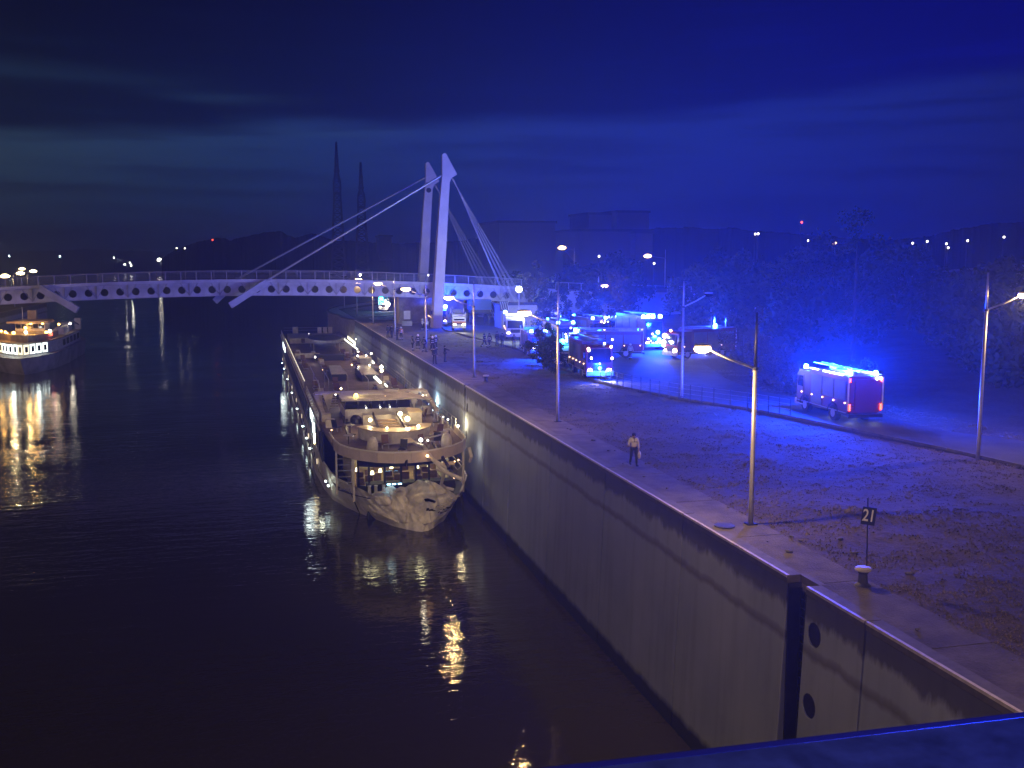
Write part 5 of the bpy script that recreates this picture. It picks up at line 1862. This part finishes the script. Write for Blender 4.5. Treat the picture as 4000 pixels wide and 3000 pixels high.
for (x, y) in ((7.2, 76.6), (6.15, 79.4), (15.9, 77.8), (16.4, 80.2)):
    sh.add('deck_pillar', MB().bar((x, y, 2.1), (x, y, 5.5), .14), M['dwhite'])
for k in range(7):
    sh.add('stair_tread', MB().box((6.9, 79.9 + k * .32, 2.4 + k * .42), (1.0, .3, .06)), M['bridged'])
for x in (8.5, 9.0, 9.6):
    sh.add('fore_bollard', MB().lathe([(.14, 0), (.12, .5), (.16, .62)], (x, 77.7, 2.4), 10), M['dwhite'])
for x in (9.9, 10.3, 10.75):
    sh.add('deck_spot', MB().box((x, 76.9, 3.22), (.26, .1, .06)), BEACW)
# handrails
for s_, x in ((-1, 5.65), (1, 16.95)):
    for (y0, y1) in (((92, 112), (118, 160), (162, 200)) if s_ < 0 else ((86, 118), (120, 160), (162, 200))):
        rr = MB()
        for zz_ in (6.68, 6.35, 6.05):
            rr.bar((x, y0, zz_), (x, y1, zz_), .045)
        y = y0
        while y <= y1 + .01:
            rr.bar((x, y, 5.7), (x, y, 6.7), .045)
            y += 2
        sh.add('handrail', rr, M['white'] if s_ < 0 else M['steel'])
sh.add('rail_light_strip', MB().bar((5.68, 116, 6.74), (5.68, 178, 6.74), .05), glow('warm_strip', (1, .82, .58), 1.6))
sh.add('rail_light_strip', MB().bar((16.9, 172, 6.2), (16.9, 198, 6.2), .10, .5), glow('yellow_strip', (1, .95, .62), 2.2))
# wheelhouse
whs = sh.add('wheelhouse', MB().extr([(8.2, 94.2, 5.7), (14.2, 94.2, 5.7), (14.2, 94.2, 6.58), (11.2, 93.9, 6.58), (8.2, 94.2, 6.58)], (0, 5.2, 0)), M['white'])
for k in range(5):
    x = 8.2 + k * 1.2
    pane = sh.add('wheelhouse_window', MB().extr([(x + .04, 94.2 - .0, 6.60), (x + 1.16, 94.2, 6.60), (x + 1.14, 94.0, 7.42), (x + .06, 94.0, 7.42)], (0, .06, 0)), M['glass'])
    sh.add('mullion', MB().bar((x, 94.18, 6.58), (x, 93.98, 7.45), .07), M['dark'], parent=pane)
for x in (8.2, 14.2):
    sh.add('wheelhouse_window', MB().box((x, 96.7, 7.0), (.06, 4.8, .82)), M['glass'])
sh.add('wheelhouse_roof', MB().prism([(7.9, 93.55), (11.2, 93.15), (14.5, 93.55), (14.6, 96), (14.0, 99.8), (8.4, 99.8), (7.8, 96)][::-1], 7.44, 7.58), M['dwhite'])
sh.add('roof_coaming', MB().box((10.8, 96.6, 7.66), (2.3, 1.5, .12)), M['white'])
sh.add('roof_hatch', MB().box((13.0, 98.4, 7.66), (1.2, .8, .16)), M['white'])
sh.add('amber_roof_lamp', MB().lathe([(.22, 0), (.2, .25), (.1, .35)], (9.3, 95.0, 7.58), 12), glow('amber_dome', (1, .72, .12), 5))
sh.lamp((9.3, 95.0, 8.15), 45, (1, .75, .25), .1)
sh.add('consoles', MB().box((11.2, 95.2, 6.7), (4.4, .6, .3)), M['dark'], parent=whs)
for x in (10.1, 11.4, 12.3):
    sh.add('instrument_light', MB().ball((x, 93.9, 6.72), .06, 6), LED, parent=whs)
# slanted wings / awning frames either side of the wheelhouse
for s_, (xa, xb, xc_) in ((-1, (5.75, 8.2, 6.2)), (1, (16.4, 14.0, 16.7))):
    wg = sh.add('bridge_wing', MB().extr([(xa, 98.2, 7.50), (xb, 98.2, 7.50), (xb, 99.6, 7.52), (xa, 99.6, 7.52)], (0, 0, .10)), M['dwhite'])
    sh.add('wing_brace', MB().extr([(xa, 98.2, 7.5), (xa + (.5 if s_ < 0 else -.5), 98.2, 7.5), (xc_, 94.6, 6.1)], (.12 * -s_, 0, 0)), M['dwhite'], parent=wg)
    sh.add('wing_brace', MB().extr([((xa + xb) / 2 - .5, 98.3, 7.5), ((xa + xb) / 2 + .5, 98.3, 7.5), ((xa + xb) / 2, 98.0, 5.9)], (0, .1, 0)), M['dwhite'], parent=wg)
    sh.add('wing_side_beam', MB().bar((xa, 98.8, 7.55), (xc_ + (.0 if s_ < 0 else -.2), 92.6, 6.35), .35, .12), M['dwhite'], parent=wg)
sh.add('starboard_roof_wing', MB().extr([(14.3, 93.6, 7.46), (15.9, 92.9, 7.40), (16.2, 93.3, 7.38), (14.6, 97.4, 7.50)], (0, 0, .1)), M['dwhite'])
for k in range(5):
    sh.add('slat', MB().box((7.4, 97.0 + k * .35, 6.4 + k * .2), (.8, .25, .05)), M['dwhite'])
# lockers, planters
sh.add('deck_locker', MB().extr([(13.4, 89.7, 5.7), (14.6, 89.7, 5.7), (14.6, 89.7, 6.75), (13.4, 89.7, 6.75)], (0, 1.3, 0)), M['dwhite'])
sh.add('locker_lid', MB().extr([(13.35, 89.6, 6.76), (14.65, 89.6, 6.76), (14.5, 90.6, 6.92), (13.6, 91.1, 6.96), (13.35, 90.9, 6.9)], (0, 0, .08)), mat('cream_lid', (.72, .60, .38), .5))
for (x, y) in ((16.0, 95.6), (6.4, 93.4), (6.5, 90.0)):
    sh.add('box_seat', MB().box((x, y, 6.05), (.8, .9, .7)), M['dwhite'])
for (x, y) in ((16.2, 92.5), (16.1, 90.2), (15.9, 86.8), (15.7, 85.4)):
    sh.add('rail_stanchion', MB().tube([(x, y, 5.7), (x, y, 6.9), (x - .25, y - .1, 7.0)], .04, 6), M['steel'])
# bow bar: crescent counter, slatted lounger steps, lamps
cr_in = [(11.3 + 2.2 * math.cos(a), 84.6 - 2.6 * math.sin(a)) for a in [math.pi * (.06 + .88 * i / 14) for i in range(15)]]
cr_out = [(11.3 + 3.05 * math.cos(a), 84.6 - 4.2 * math.sin(a)) for a in [math.pi * (.06 + .88 * i / 14) for i in range(15)]]
ctr = sh.add('bar_counter', MB().prism((cr_out + cr_in[::-1]), 5.72, 6.62), M['dwhite'])
sh.add('counter_top', MB().prism([(x * 1.0, y) for x, y in ([(11.3 + (x - 11.3) * 1.04, 84.6 + (y - 84.6) * 1.03) for x, y in cr_out] + cr_in[::-1])], 6.62, 6.70), mat('bar_top', (.55, .42, .24), .4, nscale=3))
for k in range(6):
    sh.add('slatted_step', MB().box((11.2, 83.6 + k * .95, 5.92 + k * .09), (1.9, .62, .10)), M['plank'])
for s_ in (-1, 1):
    sh.add('step_side', MB().bar((11.2 + s_ * 1.15, 83.0, 6.15), (11.2 + s_ * 1.05, 88.9, 6.9), .12, .3), M['dark'])
sh.add('low_wall', MB().box((11.5, 90.2, 6.15), (4.2, .25, .9)), M['dwhite'])
sh.add('pale_panel', MB().box((8.9, 92.2, 6.1), (1.3, .2, .9)), M['white'])
sh.add('arched_niche', MB().lathe([(.55, 0), (.5, .5), (.25, .75), (.02, .8)], (8.9, 91.4, 5.7), 14), M['dark'])
for i, (x, y, z, r, p_) in enumerate(((9.55, 85.8, 6.85, .19, 95), (12.35, 87.6, 7.0, .24, 190), (12.55, 84.7, 7.0, .26, 190), (10.4, 81.4, 6.85, .11, 30), (13.0, 81.7, 6.85, .16, 50))):
    lt = sh.add('bar_lamp', MB().ball((x, y, z), r * .85, 10), SODY, smooth=True)
    sh.add('lamp_stem', MB().bar((x, y, 5.7), (x, y, z), .05), M['steel'], parent=lt)
    sh.lamp((x, y, z + .35), p_, (1, .74, .36), .15)
sh.add('bow_lamp', MB().ball((12.25, 75.9, 6.75), .15, 8), LED)
sh.lamp((12.25, 75.5, 6.95), 30, (1, .85, .6), .1)
for (x, y) in ((8.75, 77.4), (14.55, 77.6)):
    sh.add('vent_dome', MB().lathe([(.42, 0), (.44, .5), (.38, .9), (.24, 1.12), (.02, 1.2)], (x, y, 5.7), 16), M['dwhite'], smooth=True)
# wreckage of the folded signal mast on the bow
wr = Thing('broken_mast', 'broken signal mast lying across the curved front rail of the cruise ship', 'mast', (12.3, 75, 5.7))
wr.add('mast_tube', MB().tube([(11.9, 77.2, 6.3), (12.3, 74.9, 6.45), (12.8, 73.6, 5.6), (13.6, 73.2, 4.7)], .13, 8), M['dwhite'])
wr.add('cross_tube', MB().tube([(13.0, 73.5, 5.0), (14.8, 73.0, 4.2)], .15, 8), M['dwhite'])
wr.add('cross_tube', MB().tube([(12.4, 73.9, 5.9), (13.9, 73.5, 4.9)], .12, 8), M['dwhite'])
wr.add('dark_beam', MB().bar((13.4, 77.0, 6.25), (13.9, 73.2, 5.0), .22), M['dark'])
wr.add('dark_beam', MB().bar((11.2, 74.4, 6.2), (10.7, 73.6, 5.3), .16), M['dark'])
wr.add('boom', MB().tube([(9.6, 77.4, 6.25), (13.4, 77.0, 6.4)], .05, 6), M['steel'])
wr.add('boom', MB().tube([(11.5, 78.6, 6.0), (14.6, 78.9, 6.6)], .07, 6), M['steel'])
wr.add('boom', MB().tube([(12.0, 79.4, 6.1), (14.9, 79.9, 6.7)], .05, 6), M['steel'])
wr.add('torn_panel', MB().box((11.6, 77.6, 6.45), (.7, .8, .07), R(20), R(14)), mat('cream_lid', (.72, .6, .38)))
wr.add('torn_panel', MB().box((14.0, 73.9, 5.25), (.9, .4, .1), R(-10), R(20)), mat('cream_lid', (.72, .6, .38)))
wr.add('hanging_pipe', MB().tube([(13.6, 73.4, 4.7), (13.5, 74.3, 3.6), (14.0, 75.2, 3.1), (14.6, 75.3, 2.9)], .12, 8), M['dwhite'])
wr.add('loose_cable', MB().tube([(14.3, 74.8, 5.2), (14.8, 74.4, 4.6), (15.4, 75.2, 4.9), (15.0, 75.6, 5.3)], .03, 5), M['white'])
wr.add('orange_lamp', MB().ball((12.35, 73.6, 5.95), .11, 8), AMB)
# furniture on the bow deck: individual things
ch0 = None


def deck_chair(label, x, y, rz, mm, grp):
    t = Thing('deck_chair', label, 'deck chair', (0, 0, 0), grp)
    t.add('seat', MB().box((0, 0, .38), (.58, .6, .08)), mm)
    t.add('backrest', MB().box((0, .34, .72), (.56, .07, .68), 0, R(-14)), mm)
    for sx in (-.24, .24):
        for sy in (-.24, .24):
            t.add('leg', MB().bar((sx, sy, 0), (sx, sy, .36), .04), M['steel'])
    t.e.location = (x, y, HD)
    t.e.rotation_euler = (0, 0, rz)
    return t


names = ['between the left dome and the bar', 'left of the bar counter', 'behind the left rail near the box seat', 'right of the bar counter', 'near the right rail by the stanchions', 'just behind the curved front rail', 'below the boom on the bow', 'beside the arched niche', 'close to the right dome', 'next to the deck locker']
spots = [(9.9, 78.6), (7.7, 83.4), (6.9, 87.6), (14.9, 83.2), (15.6, 88.2), (10.9, 76.2), (12.9, 78.1), (8.0, 89.6), (14.1, 79.4), (15.0, 92.0)]
proto = None
for i, ((x, y), nm) in enumerate(zip(spots, names)):
    t = deck_chair('dark deck chair ' + nm, x, y, R((i * 67) % 360), M['brown'] if i % 3 == 0 else M['dark'], 'deck chairs on the bow deck')
for i, (x, y) in enumerate(((7.3, 81.2), (7.9, 86.4), (14.2, 85.2), (15.6, 82.0))):
    t = Thing('deck_table', ['round table left of the bar', 'round table near the slatted steps', 'round table right of the two bright lamps', 'round table by the right bow rail'][i], 'table', (x, y, HD), 'small tables on the bow deck')
    t.add('table_top', MB().lathe([(.42, .70), (.42, .74)], (x, y, HD), 14), M['bridged'])
    t.add('stem', MB().bar((x, y, HD), (x, y, HD + .7), .07), M['dark'])
# midship: skylights, sunshades, loungers
for i, (x0_, x1_, y0_, y1_) in enumerate(((9.3, 11.0, 124.0, 131.5), (12.8, 14.6, 122.5, 131.5))):
    sk = sh.add('skylight', MB().extr([(x0_, y0_, 5.7), (x1_, y0_, 5.7), (x1_, y0_, 6.5), (x0_, y0_, 6.5)], (0, y1_ - y0_, 0)), M['dark'])
    sh.add('skylight_cover', MB().extr([(x0_ - .1, y0_ - .2, 6.52), (x1_ + .1, y0_ - .2, 6.52), (x1_ - .1, y1_, 6.75), (x0_ + .2, y1_, 6.75)], (0, 0, .08)), M['dwhite'], parent=sk)
for k, (x, y) in enumerate(((6.6, 108), (6.7, 119), (7.9, 113), (8.0, 121), (15.9, 112), (16.9, 119), (12.0, 112), (10.2, 116))):
    sh.add('awning_frame', MB().tube([(x, y - 3, 5.7), (x, y - 3, 7.55), (x, y + 3.5, 7.65)], .05, 6), M['steel'])
for i in range(34):
    y = 103 + i * 2.7
    if 121 < y < 133 or 160 < y < 178:
        continue
    for c_, x in enumerate((7.0, 9.0, 13.9, 15.6)):
        if (i * 7 + c_ * 5) % 4 == 0:
            continue
        xj, yj = x + rd.uniform(-.4, .4), y + rd.uniform(-.6, .6)
        t = Thing('sun_lounger', '%s lounger, row %s from the wheelhouse, %s of the deck' % (['empty', 'folded', 'grey', 'dim'][c_], ['nearest', 'second', 'third', 'fourth', 'fifth', 'sixth', 'seventh', 'eighth', 'ninth', 'tenth', 'eleventh', 'twelfth', 'thirteenth', 'fourteenth', 'fifteenth', 'sixteenth', 'seventeenth', 'eighteenth', 'nineteenth', 'twentieth', 'twenty-first', 'twenty-second', 'twenty-third', 'twenty-fourth', 'twenty-fifth', 'twenty-sixth', 'twenty-seventh', 'twenty-eighth', 'twenty-ninth', 'thirtieth', 'thirty-first', 'thirty-second', 'thirty-third', 'hindmost'][i],
                                  ['port edge', 'inner port side', 'inner starboard side', 'starboard edge'][c_]), 'sun lounger', (xj, yj, HD), 'loungers along the sun deck')
        a_ = rd.choice([0, .25, .5])
        t.add('mattress', MB().box((xj, yj - .4, HD + .36), (.62, 1.2, .09)), M['dwhite'] if (i + c_) % 3 == 0 else M['brown'])
        t.add('backrest', MB().box((xj, yj + .45, HD + .36 + a_ * .6), (.62, .6, .08), 0, a_ * 1.6), M['dwhite'] if (i + c_) % 3 == 0 else M['brown'])
        t.add('frame', MB().box((xj, yj - .1, HD + .2), (.6, 1.7, .05)).bar((xj - .25, yj - .8, HD), (xj - .25, yj - .8, HD + .3), .05).bar((xj + .25, yj - .8, HD), (xj + .25, yj - .8, HD + .3), .05), M['steel'])
sh.add('canopy', MB().lathe([(2.6, 0), (2.7, .06), (1.6, .22), (.02, .30)], (11.6, 168.5, 7.5), 24, 1.0, 2.4), M['navy'])
for (x, y) in ((9.6, 164.5), (13.6, 164.5), (9.6, 172.5), (13.6, 172.5)):
    sh.add('canopy_post', MB().bar((x, y, 5.7), (x, y, 7.5), .09), M['steel'])
sh.add('aft_platform', MB().box((11.3, 186, 6.15), (9.6, 12, .9)), M['dwhite'])
sh.add('platform_light_strip', MB().box((12.4, 179.9, 6.35), (3.6, .06, .12)), glow('blue_white_strip', (.45, .5, 1.0), 5))
sh.add('cross_wall', MB().box((7.9, 152.0, 6.2), (3.6, .15, .7)), M['dwhite'])
sh.add('deck_house', MB().box((15.0, 141, 6.3), (1.6, 5, 1.2)), M['dwhite'])
sh.add('deck_house', MB().box((10.9, 150, 6.1), (4.2, 2.2, .8)), M['navy'])
for i, x in enumerate((12.2, 13.2, 14.15)):
    t = Thing('deck_armchair', ['left', 'middle', 'right'][i] + ' white seat of the three on the aft platform', 'seat', (x, 190, 6.6), 'white seats on the aft platform')
    t.add('seat', MB().box((x, 189.8, 6.85), (.7, .7, .3)), M['white'])
    t.add('backrest', MB().box((x, 190.2, 7.35), (.7, .15, .9)), M['white'])
sh.add('stern_rail', MB().bar((6.2, 203, 6.9), (16.4, 203, 6.9), .06).bar((6.2, 203, 6.4), (16.4, 203, 6.4), .05), M['steel'])
sh.add('stern_cabinet', MB().box((8.2, 198, 6.6), (1.0, .8, 1.6)), M['dwhite'])
# small deck lights read off the photograph
for i, (px_, py_, z, r, mm, p_) in enumerate(((1231, 1395, 6.6, .16, LED, 25), (1401, 1437, 6.6, .16, LED, 25), (1384, 1346, 8.4, .18, LED, 20), (1400, 1374, 7, .12, LED, 0), (1450, 1381, 8.4, .16, LED, 15), (1430, 1388, 7.2, .16, LED, 15), (1397, 1390, 7, .16, LED, 20), (1443, 1427, 7, .16, SODY, 20),
                                               (1374, 1425, 6.6, .14, AMB, 0), (1490, 1434, 7.2, .32, SODY, 60), (1491, 1448, 7.0, .28, SODY, 40), (1332, 1518, 7.4, .14, SODY, 15), (1335, 1541, 7.0, .22, LED, 35), (1311, 1540, 7.0, .12, LED, 0), (1206, 1304, 6.6, .1, LED, 0), (1390, 1325, 6.6, .1, LED, 0), (1257, 1324, 6.5, .12, BEACW, 0),
                                               (1651, 1546, 7.2, .12, LED, 20), (1295, 1680, 6.3, .08, AMB, 0), (1379, 1703, 6.0, .05, LED, 0), (1353, 1703, 6.0, .05, LED, 0), (1671, 1720, 6.4, .10, LED, 8), (1750, 1638, 6.5, .10, LED, 8), (1731, 1629, 6.5, .09, LED, 0), (1419, 1692, 6.1, .06, LED, 0), (1505, 1547, 7.65, .04, AMB, 0), (1259, 1393, 6.2, .08, AMB, 0), (1260, 1444, 6.3, .07, AMB, 0))):
    g_ = G(px_, py_, z)
    lt = sh.add('deck_light', MB().ball(g_, r * .72, 8), mm)
    sh.add('light_stem', MB().bar((g_[0], g_[1], 5.6), g_, .035), M['steel'], parent=lt)
    if p_:
        sh.lamp((g_[0], g_[1], z + .25), p_, (1, .85, .6), .1)
for (px_, py_, px2, py2, z, w_) in ((1460, 1464, 1489, 1494, 6.3, .14), (1458, 1471, 1487, 1497, 6.2, .14), (1503, 1500, 1512, 1510, 6.3, .14), (1346, 1325, 1396, 1364, 6.4, .16), (1444, 1403, 1460, 1418, 6.4, .2)):
    a, b_ = G(px_, py_, z), G(px2, py2, z)
    sh.add('skylight_strip', MB().bar(a, b_, w_), glow('cream_strip', (.95, 1.0, .8), 3.0))
# bright gangway openings on the port side
for (y0, y1, z0, z1, st) in ((99.4, 103.6, 4.6, 5.55, 1), (98.4, 99.8, 3.7, 4.7, 0), (178, 188, 4.4, 5.5, 1)):
    sh.add('gangway_light', MB().box((5.58, (y0 + y1) / 2, (z0 + z1) / 2), (.12, y1 - y0, z1 - z0)), glow('gangway_glass', (.85, 1.0, .95), 3.5))
sh.add('gangway_light', MB().box((5.56, 97.6, 3.4), (.12, .7, .9)), SODY)
sh.lamp((5.1, 101, 5), 120, (.85, 1, .95), .3)
sh.lamp((5.1, 183, 5), 80, (.85, 1, .95), .3)
# row of waterline lamps shining across the water
for i, y in enumerate((104.2, 110.4, 118.4, 132.5, 148.6, 165.7, 181.7, 191.3)):
    z = 1.25
    lt = sh.add('side_light', MB().ball((5.42, y, z), .09, 8), LEDC)
    sh.lamp((5.1, y, .8), 40, (.95, 1, .8), .08, 'SPOT', (R(0), R(-38), 0), R(120))
for (x, y, z, c) in ((5.75, 86.2, 1.7, 12), (5.9, 85.3, 1.5, 8)):
    sh.add('anchor_light', MB().ball((x, y, z), .09, 8), LEDC)
    sh.lamp((x - .5, y - .6, z + .1), c, (.95, 1, .75), .08)
# wall lights on the starboard side
for (px_, py_, s_, c, p_) in ((1787, 1690, 85.4, (1, .8, .42), 110), (1617, 1535, 99.5, (.75, 1, .95), 150), (1350, 1318, 196, (.75, 1, .9), 220), (1590, 1470, 110, (1, .9, .7), 60)):
    lt = sh.add('wall_light', MB().ball((17.02, s_, 6.1), .12, 8), SODY if c[0] == 1 else LEDC)
    sh.lamp((17.22, s_, 6.3), p_, c, .08)
for (x, y, z) in ((15.5, 79.3, 4.25), (15.75, 78.9, 4.45), (16.05, 78.5, 4.75), (15.05, 77.2, 3.4)):
    sh.add('bow_side_lamp', MB().ball((x, y, z), .07, 6), AMB)
sh.lamp((16.8, 79.8, 5.2), 40, (1, .95, .75), .08)
sh.add('rolled_fender', MB().tube([(16.75, 79.6, 5.3), (16.9, 79.4, 4.6), (16.85, 79.8, 4.1)], .14, 8), M['dwhite'])
# warm interior glow seen through the fore windows is the room above

STS = glow('strong_sodium_glass', (1.0, .50, .09), 22)
# ------------------------------------------------------------------ grey passenger ship moored at the left quay
s2 = Thing('moored_ship', 'dark grey moored ship with a flat wheelhouse and white-lit bow windows at the left quay', 'ship', (-41, 240, 0))
bow = [(-38.6, 194.2), (-36.8, 199.5), (-35.4, 206), (-34.8, 216), (-34.9, 236), (-36.5, 243), (-46, 243), (-47.2, 236), (-47.2, 216), (-46.6, 209), (-45, 203.6), (-42, 198.0)]
bowt = [(-38.9, 192.2), (-36.6, 197.2), (-35.0, 203.5), (-34.5, 214), (-34.6, 237), (-36.5, 244), (-46, 244), (-47.4, 237), (-47.4, 214), (-47.0, 206), (-45.4, 200.5), (-42.2, 195.4)]
n_ = len(bow)
mb = MB()
for ring_, z in ((bow, -.4), ([((a[0] + b_[0]) / 2, (a[1] + b_[1]) / 2) for a, b_ in zip(bow, bowt)], 1.4), (bowt, 3.0)):
    mb.v += [(x, y, z) for x, y in ring_]
for r_ in range(2):
    for k in range(n_):
        mb.f.append((r_ * n_ + k, r_ * n_ + (k + 1) % n_, (r_ + 1) * n_ + (k + 1) % n_, (r_ + 1) * n_ + k))
mb.f.append(tuple(2 * n_ + k for k in range(n_)))
s2.add('hull', mb, mat('grey_hull_paint', (.33, .30, .29), .55, nscale=.35, namt=.4))
inn = [(-39.4, 197.5), (-36.4, 204), (-35.4, 212), (-35.4, 234), (-46.5, 234), (-46.5, 212), (-45.6, 206.5), (-42.4, 200.6)]
s2.add('lower_cabin', MB().prism(inn, 3.0, 5.1), M['dwhite'])
s2.add('upper_deck', MB().prism([(x + (x + 41) * .05, y - .8) for x, y in inn], 5.1, 5.32), mat('tan_deck', (.36, .26, .17), .6, nscale=1))
s2.add('deck_bulwark', MB().prism([(-38.9, 199.6), (-36.4, 205), (-36.0, 213), (-46.2, 213), (-45.4, 208), (-42.4, 202.6)], 5.32, 6.5), mat('tan_deck', (.36, .26, .17)))


def seg_windows(a, b_, n, z0, z1, lit, tag):
    a, b_ = Vector(a), Vector(b_)
    d = (b_ - a)
    for k in range(n):
        p0, p1 = a + d * ((k + .12) / n), a + d * ((k + .88) / n)
        nn = Vector((d.y, -d.x, 0)).normalized() * .07
        fr_ = s2.add('window', MB().extr([(p0.x, p0.y, z0), (p1.x, p1.y, z0), (p1.x, p1.y, z1), (p0.x, p0.y, z1)], nn), (glow('lit_window_frame', (.85, 1.0, .92), 2.8) if (k + tag) % 5 != 2 else glow('warm_lit_frame', (1, .85, .5), 1.6)) if lit else M['dwhite'])
        q0, q1 = a + d * ((k + .28) / n), a + d * ((k + .72) / n)
        n2_ = nn * 1.25
        s2.add('pane', MB().extr([(q0.x, q0.y, z0 + .35), (q1.x, q1.y, z0 + .35), (q1.x, q1.y, z1 - .35), (q0.x, q0.y, z1 - .35)], n2_), M['glass'], parent=fr_)


seg_windows((-42.4, 200.6, 0), (-39.4, 197.5, 0), 3, 3.25, 4.95, True, 0)
seg_windows((-45.6, 206.5, 0), (-42.4, 200.6, 0), 4, 3.25, 4.95, True, 1)
seg_windows((-39.4, 197.5, 0), (-36.4, 204, 0), 4, 3.25, 4.95, True, 2)
for k in range(5):
    s2.add('window', MB().box((-35.38, 215 + k * 4.2, 4.1), (.08, 2.8, 1.2)), M['glass'])
wh2 = s2.add('wheelhouse', MB().prism([(-43.4, 212), (-38.2, 212), (-38.2, 217), (-43.4, 217)], 6.5, 8.1), M['dwhite'])
for k in range(5):
    s2.add('wheelhouse_window', MB().box((-42.85 + k * 1.02, 211.96, 7.45), (.88, .1, .85)), M['glass'], parent=wh2)
s2.add('wheelhouse_roof', MB().prism([(-44.6, 210.6), (-37.4, 210.6), (-36.8, 214), (-38.0, 219), (-43.2, 219)], 8.1, 8.45), mat('tan_deck', (.36, .26, .17)))
s2.add('funnel', MB().box((-41.4, 218, 9.3), (1.6, 1.4, 1.8)), mat('tan_deck', (.36, .26, .17)))
s2.add('flagstaff', MB().tube([(-42.6, 215, 8.4), (-42.6, 215, 11)], .06, 6), M['white'])
s2.add('davit', MB().tube([(-36.6, 208, 6.4), (-35.4, 214, 7.6), (-35.2, 226, 7.4), (-35.4, 233, 6.4)], .14, 6), M['dwhite'])
s2.add('deck_crane', MB().box((-35.9, 236, 6.4), (1.2, 1.0, 2.4)), M['dwhite'])
s2.add('deck_clutter', MB().box((-36.8, 222, 6.0), (1.6, 6, 1.4)).box((-37.4, 229, 6.2), (2, 4, 1.8)), M['dwhite'])
for k, (x, y, z, r, mm) in enumerate(((-45.2, 209, 6.8, .20, STS), (-44.2, 207.5, 6.7, .22, STS), (-43.6, 206, 6.6, .14, STS), (-42.2, 204.6, 6.7, .30, STS), (-40.6, 211.8, 8.0, .24, STS), (-41.4, 211.0, 7.2, .28, STS), (-40.2, 205, 6.75, .3, LED), (-36.9, 206.0, 6.6, .28, STS), (-36.2, 205.6, 6.9, .3, LED), (-36.0, 205.4, 6.3, .30, REDL), (-38.4, 211, 8.0, .2, STS), (-36.0, 214, 7.6, .2, STS), (-35.6, 224, 7.2, .3, LED))):
    s2.add('deck_light', MB().ball((x, y, z), r, 8), mm)
for (x, y, z, p_, c) in ((-43, 203, 7.4, 260, (1, .52, .12)), (-38.5, 202, 7.4, 260, (1, .52, .12)), (-41, 208.5, 9.6, 420, (1, .55, .15)), (-45, 205, 9.0, 260, (1, .52, .12)), (-36, 208, 8.0, 120, (1, .8, .5)), (-41, 196.0, 4.6, 160, (.85, 1, .92)), (-37.0, 196.8, 4.6, 140, (.85, 1, .92)), (-35.8, 224, 8.4, 90, (1, .85, .6))):
    s2.lamp((x, y, z), p_, c, .3)
# ------------------------------------------------------------------ viewpoint bridge deck with the rescue van standing on it, right of the picture
dk_ = Thing('viewpoint_bridge', 'road bridge deck under the viewpoint carrying the rescue van', 'bridge', (0, -4, 18.7))
dk_.add('deck_slab', MB().extr([(-60, -9, 18.5), (60, -9, 18.5), (60, 1.2, 18.5), (-60, 1.2, 18.5)], (0, 0, .35)), asph)
dk_.add('edge_kerb', MB().box((0, 1.1, 18.95), (120, .2, .2)), M['concrete'])
tv = fire_truck('rescue van with flashing roof beacons on the viewpoint bridge, beyond the right picture edge', W=2.1, Lh=5.4, H=2.7, cab=1.9, ladder=False, marks=False, headlights=False, name='rescue_van', cat='van',
                beacons=[(-.7, 4.4, 2.65, .16, BEAC), (.7, 4.4, 2.65, .16, BEAC), (0, .5, 2.7, .16, BEAC)])
settle(tv, 9.0, -1.7, R(90), 18.85)
tv.lamp((.75, 4.75, 3.0), 3600 * KB, (.010, .035, 1.0), .2)
tv.lamp((.2, .5, 3.2), 2200 * KB, (.006, .012, 1.0), .2)
# ------------------------------------------------------------------ air
hz = MB().box((0, 1300, 37.0), (7000, 3000, 78.0))
hb = single('haze', hz, None, kind='stuff')
HM = bpy.data.materials.new('haze_air')
HM.use_nodes = True
ht = HM.node_tree
ht.nodes.clear()
ho = ht.nodes.new('ShaderNodeOutputMaterial')
hv = ht.nodes.new('ShaderNodeVolumePrincipled')
hv.inputs['Color'].default_value = (.60, .74, 1.0, 1)
hv.inputs['Density'].default_value = HAZE
hv.inputs['Anisotropy'].default_value = 0.6
ht.links.new(hv.outputs[0], ho.inputs['Volume'])
hb.data.materials.append(HM)
for i, (x, y, p_) in enumerate(((-17, -.6, 4500), (-40, -.6, 4500))):  # unseen lamps, assumed from the warm light on bow and wall
    lamp_post('street_lamp', ['unseen lamp on the viewpoint bridge left of the camera', 'second unseen lamp on the viewpoint bridge, towards the left bank'][i], x, y, 18.85, 27.5, 26.6, (x, y + 2.0, 27.3), p_, group='unseen street lamps on the viewpoint bridge')
fm = Thing('added_floodlight', 'unseen floodlight added on the viewpoint bridge to brighten the ship bow', 'floodlight', (-8, .6, 18.85))
fm.add('pole', MB().tube([(-8, .6, 18.85), (-8, .6, 27)], .09, 8), M['steel'])  # mast and spot are added out of view to brighten the bow
fm.add('lamp_housing', MB().box((-8, .75, 27.1), (.7, .35, .5)), M['steel'])
d_ = Vector((11.5, 78, 3.5)) - Vector((-8, 1.2, 27.1))
fl_ = fm.lamp((-8, 1.2, 27.1), FLOOD, (1, .80, .55), .25, 'SPOT', d_.to_track_quat('-Z', 'Y').to_euler(), R(22))
fl_.data.spot_blend = 1.0
tv.lamp((1.1, 5.5, 1.3), 260, (.01, .05, 1.0), .06)  # added blue lamp with no fitting, brightens the parapet
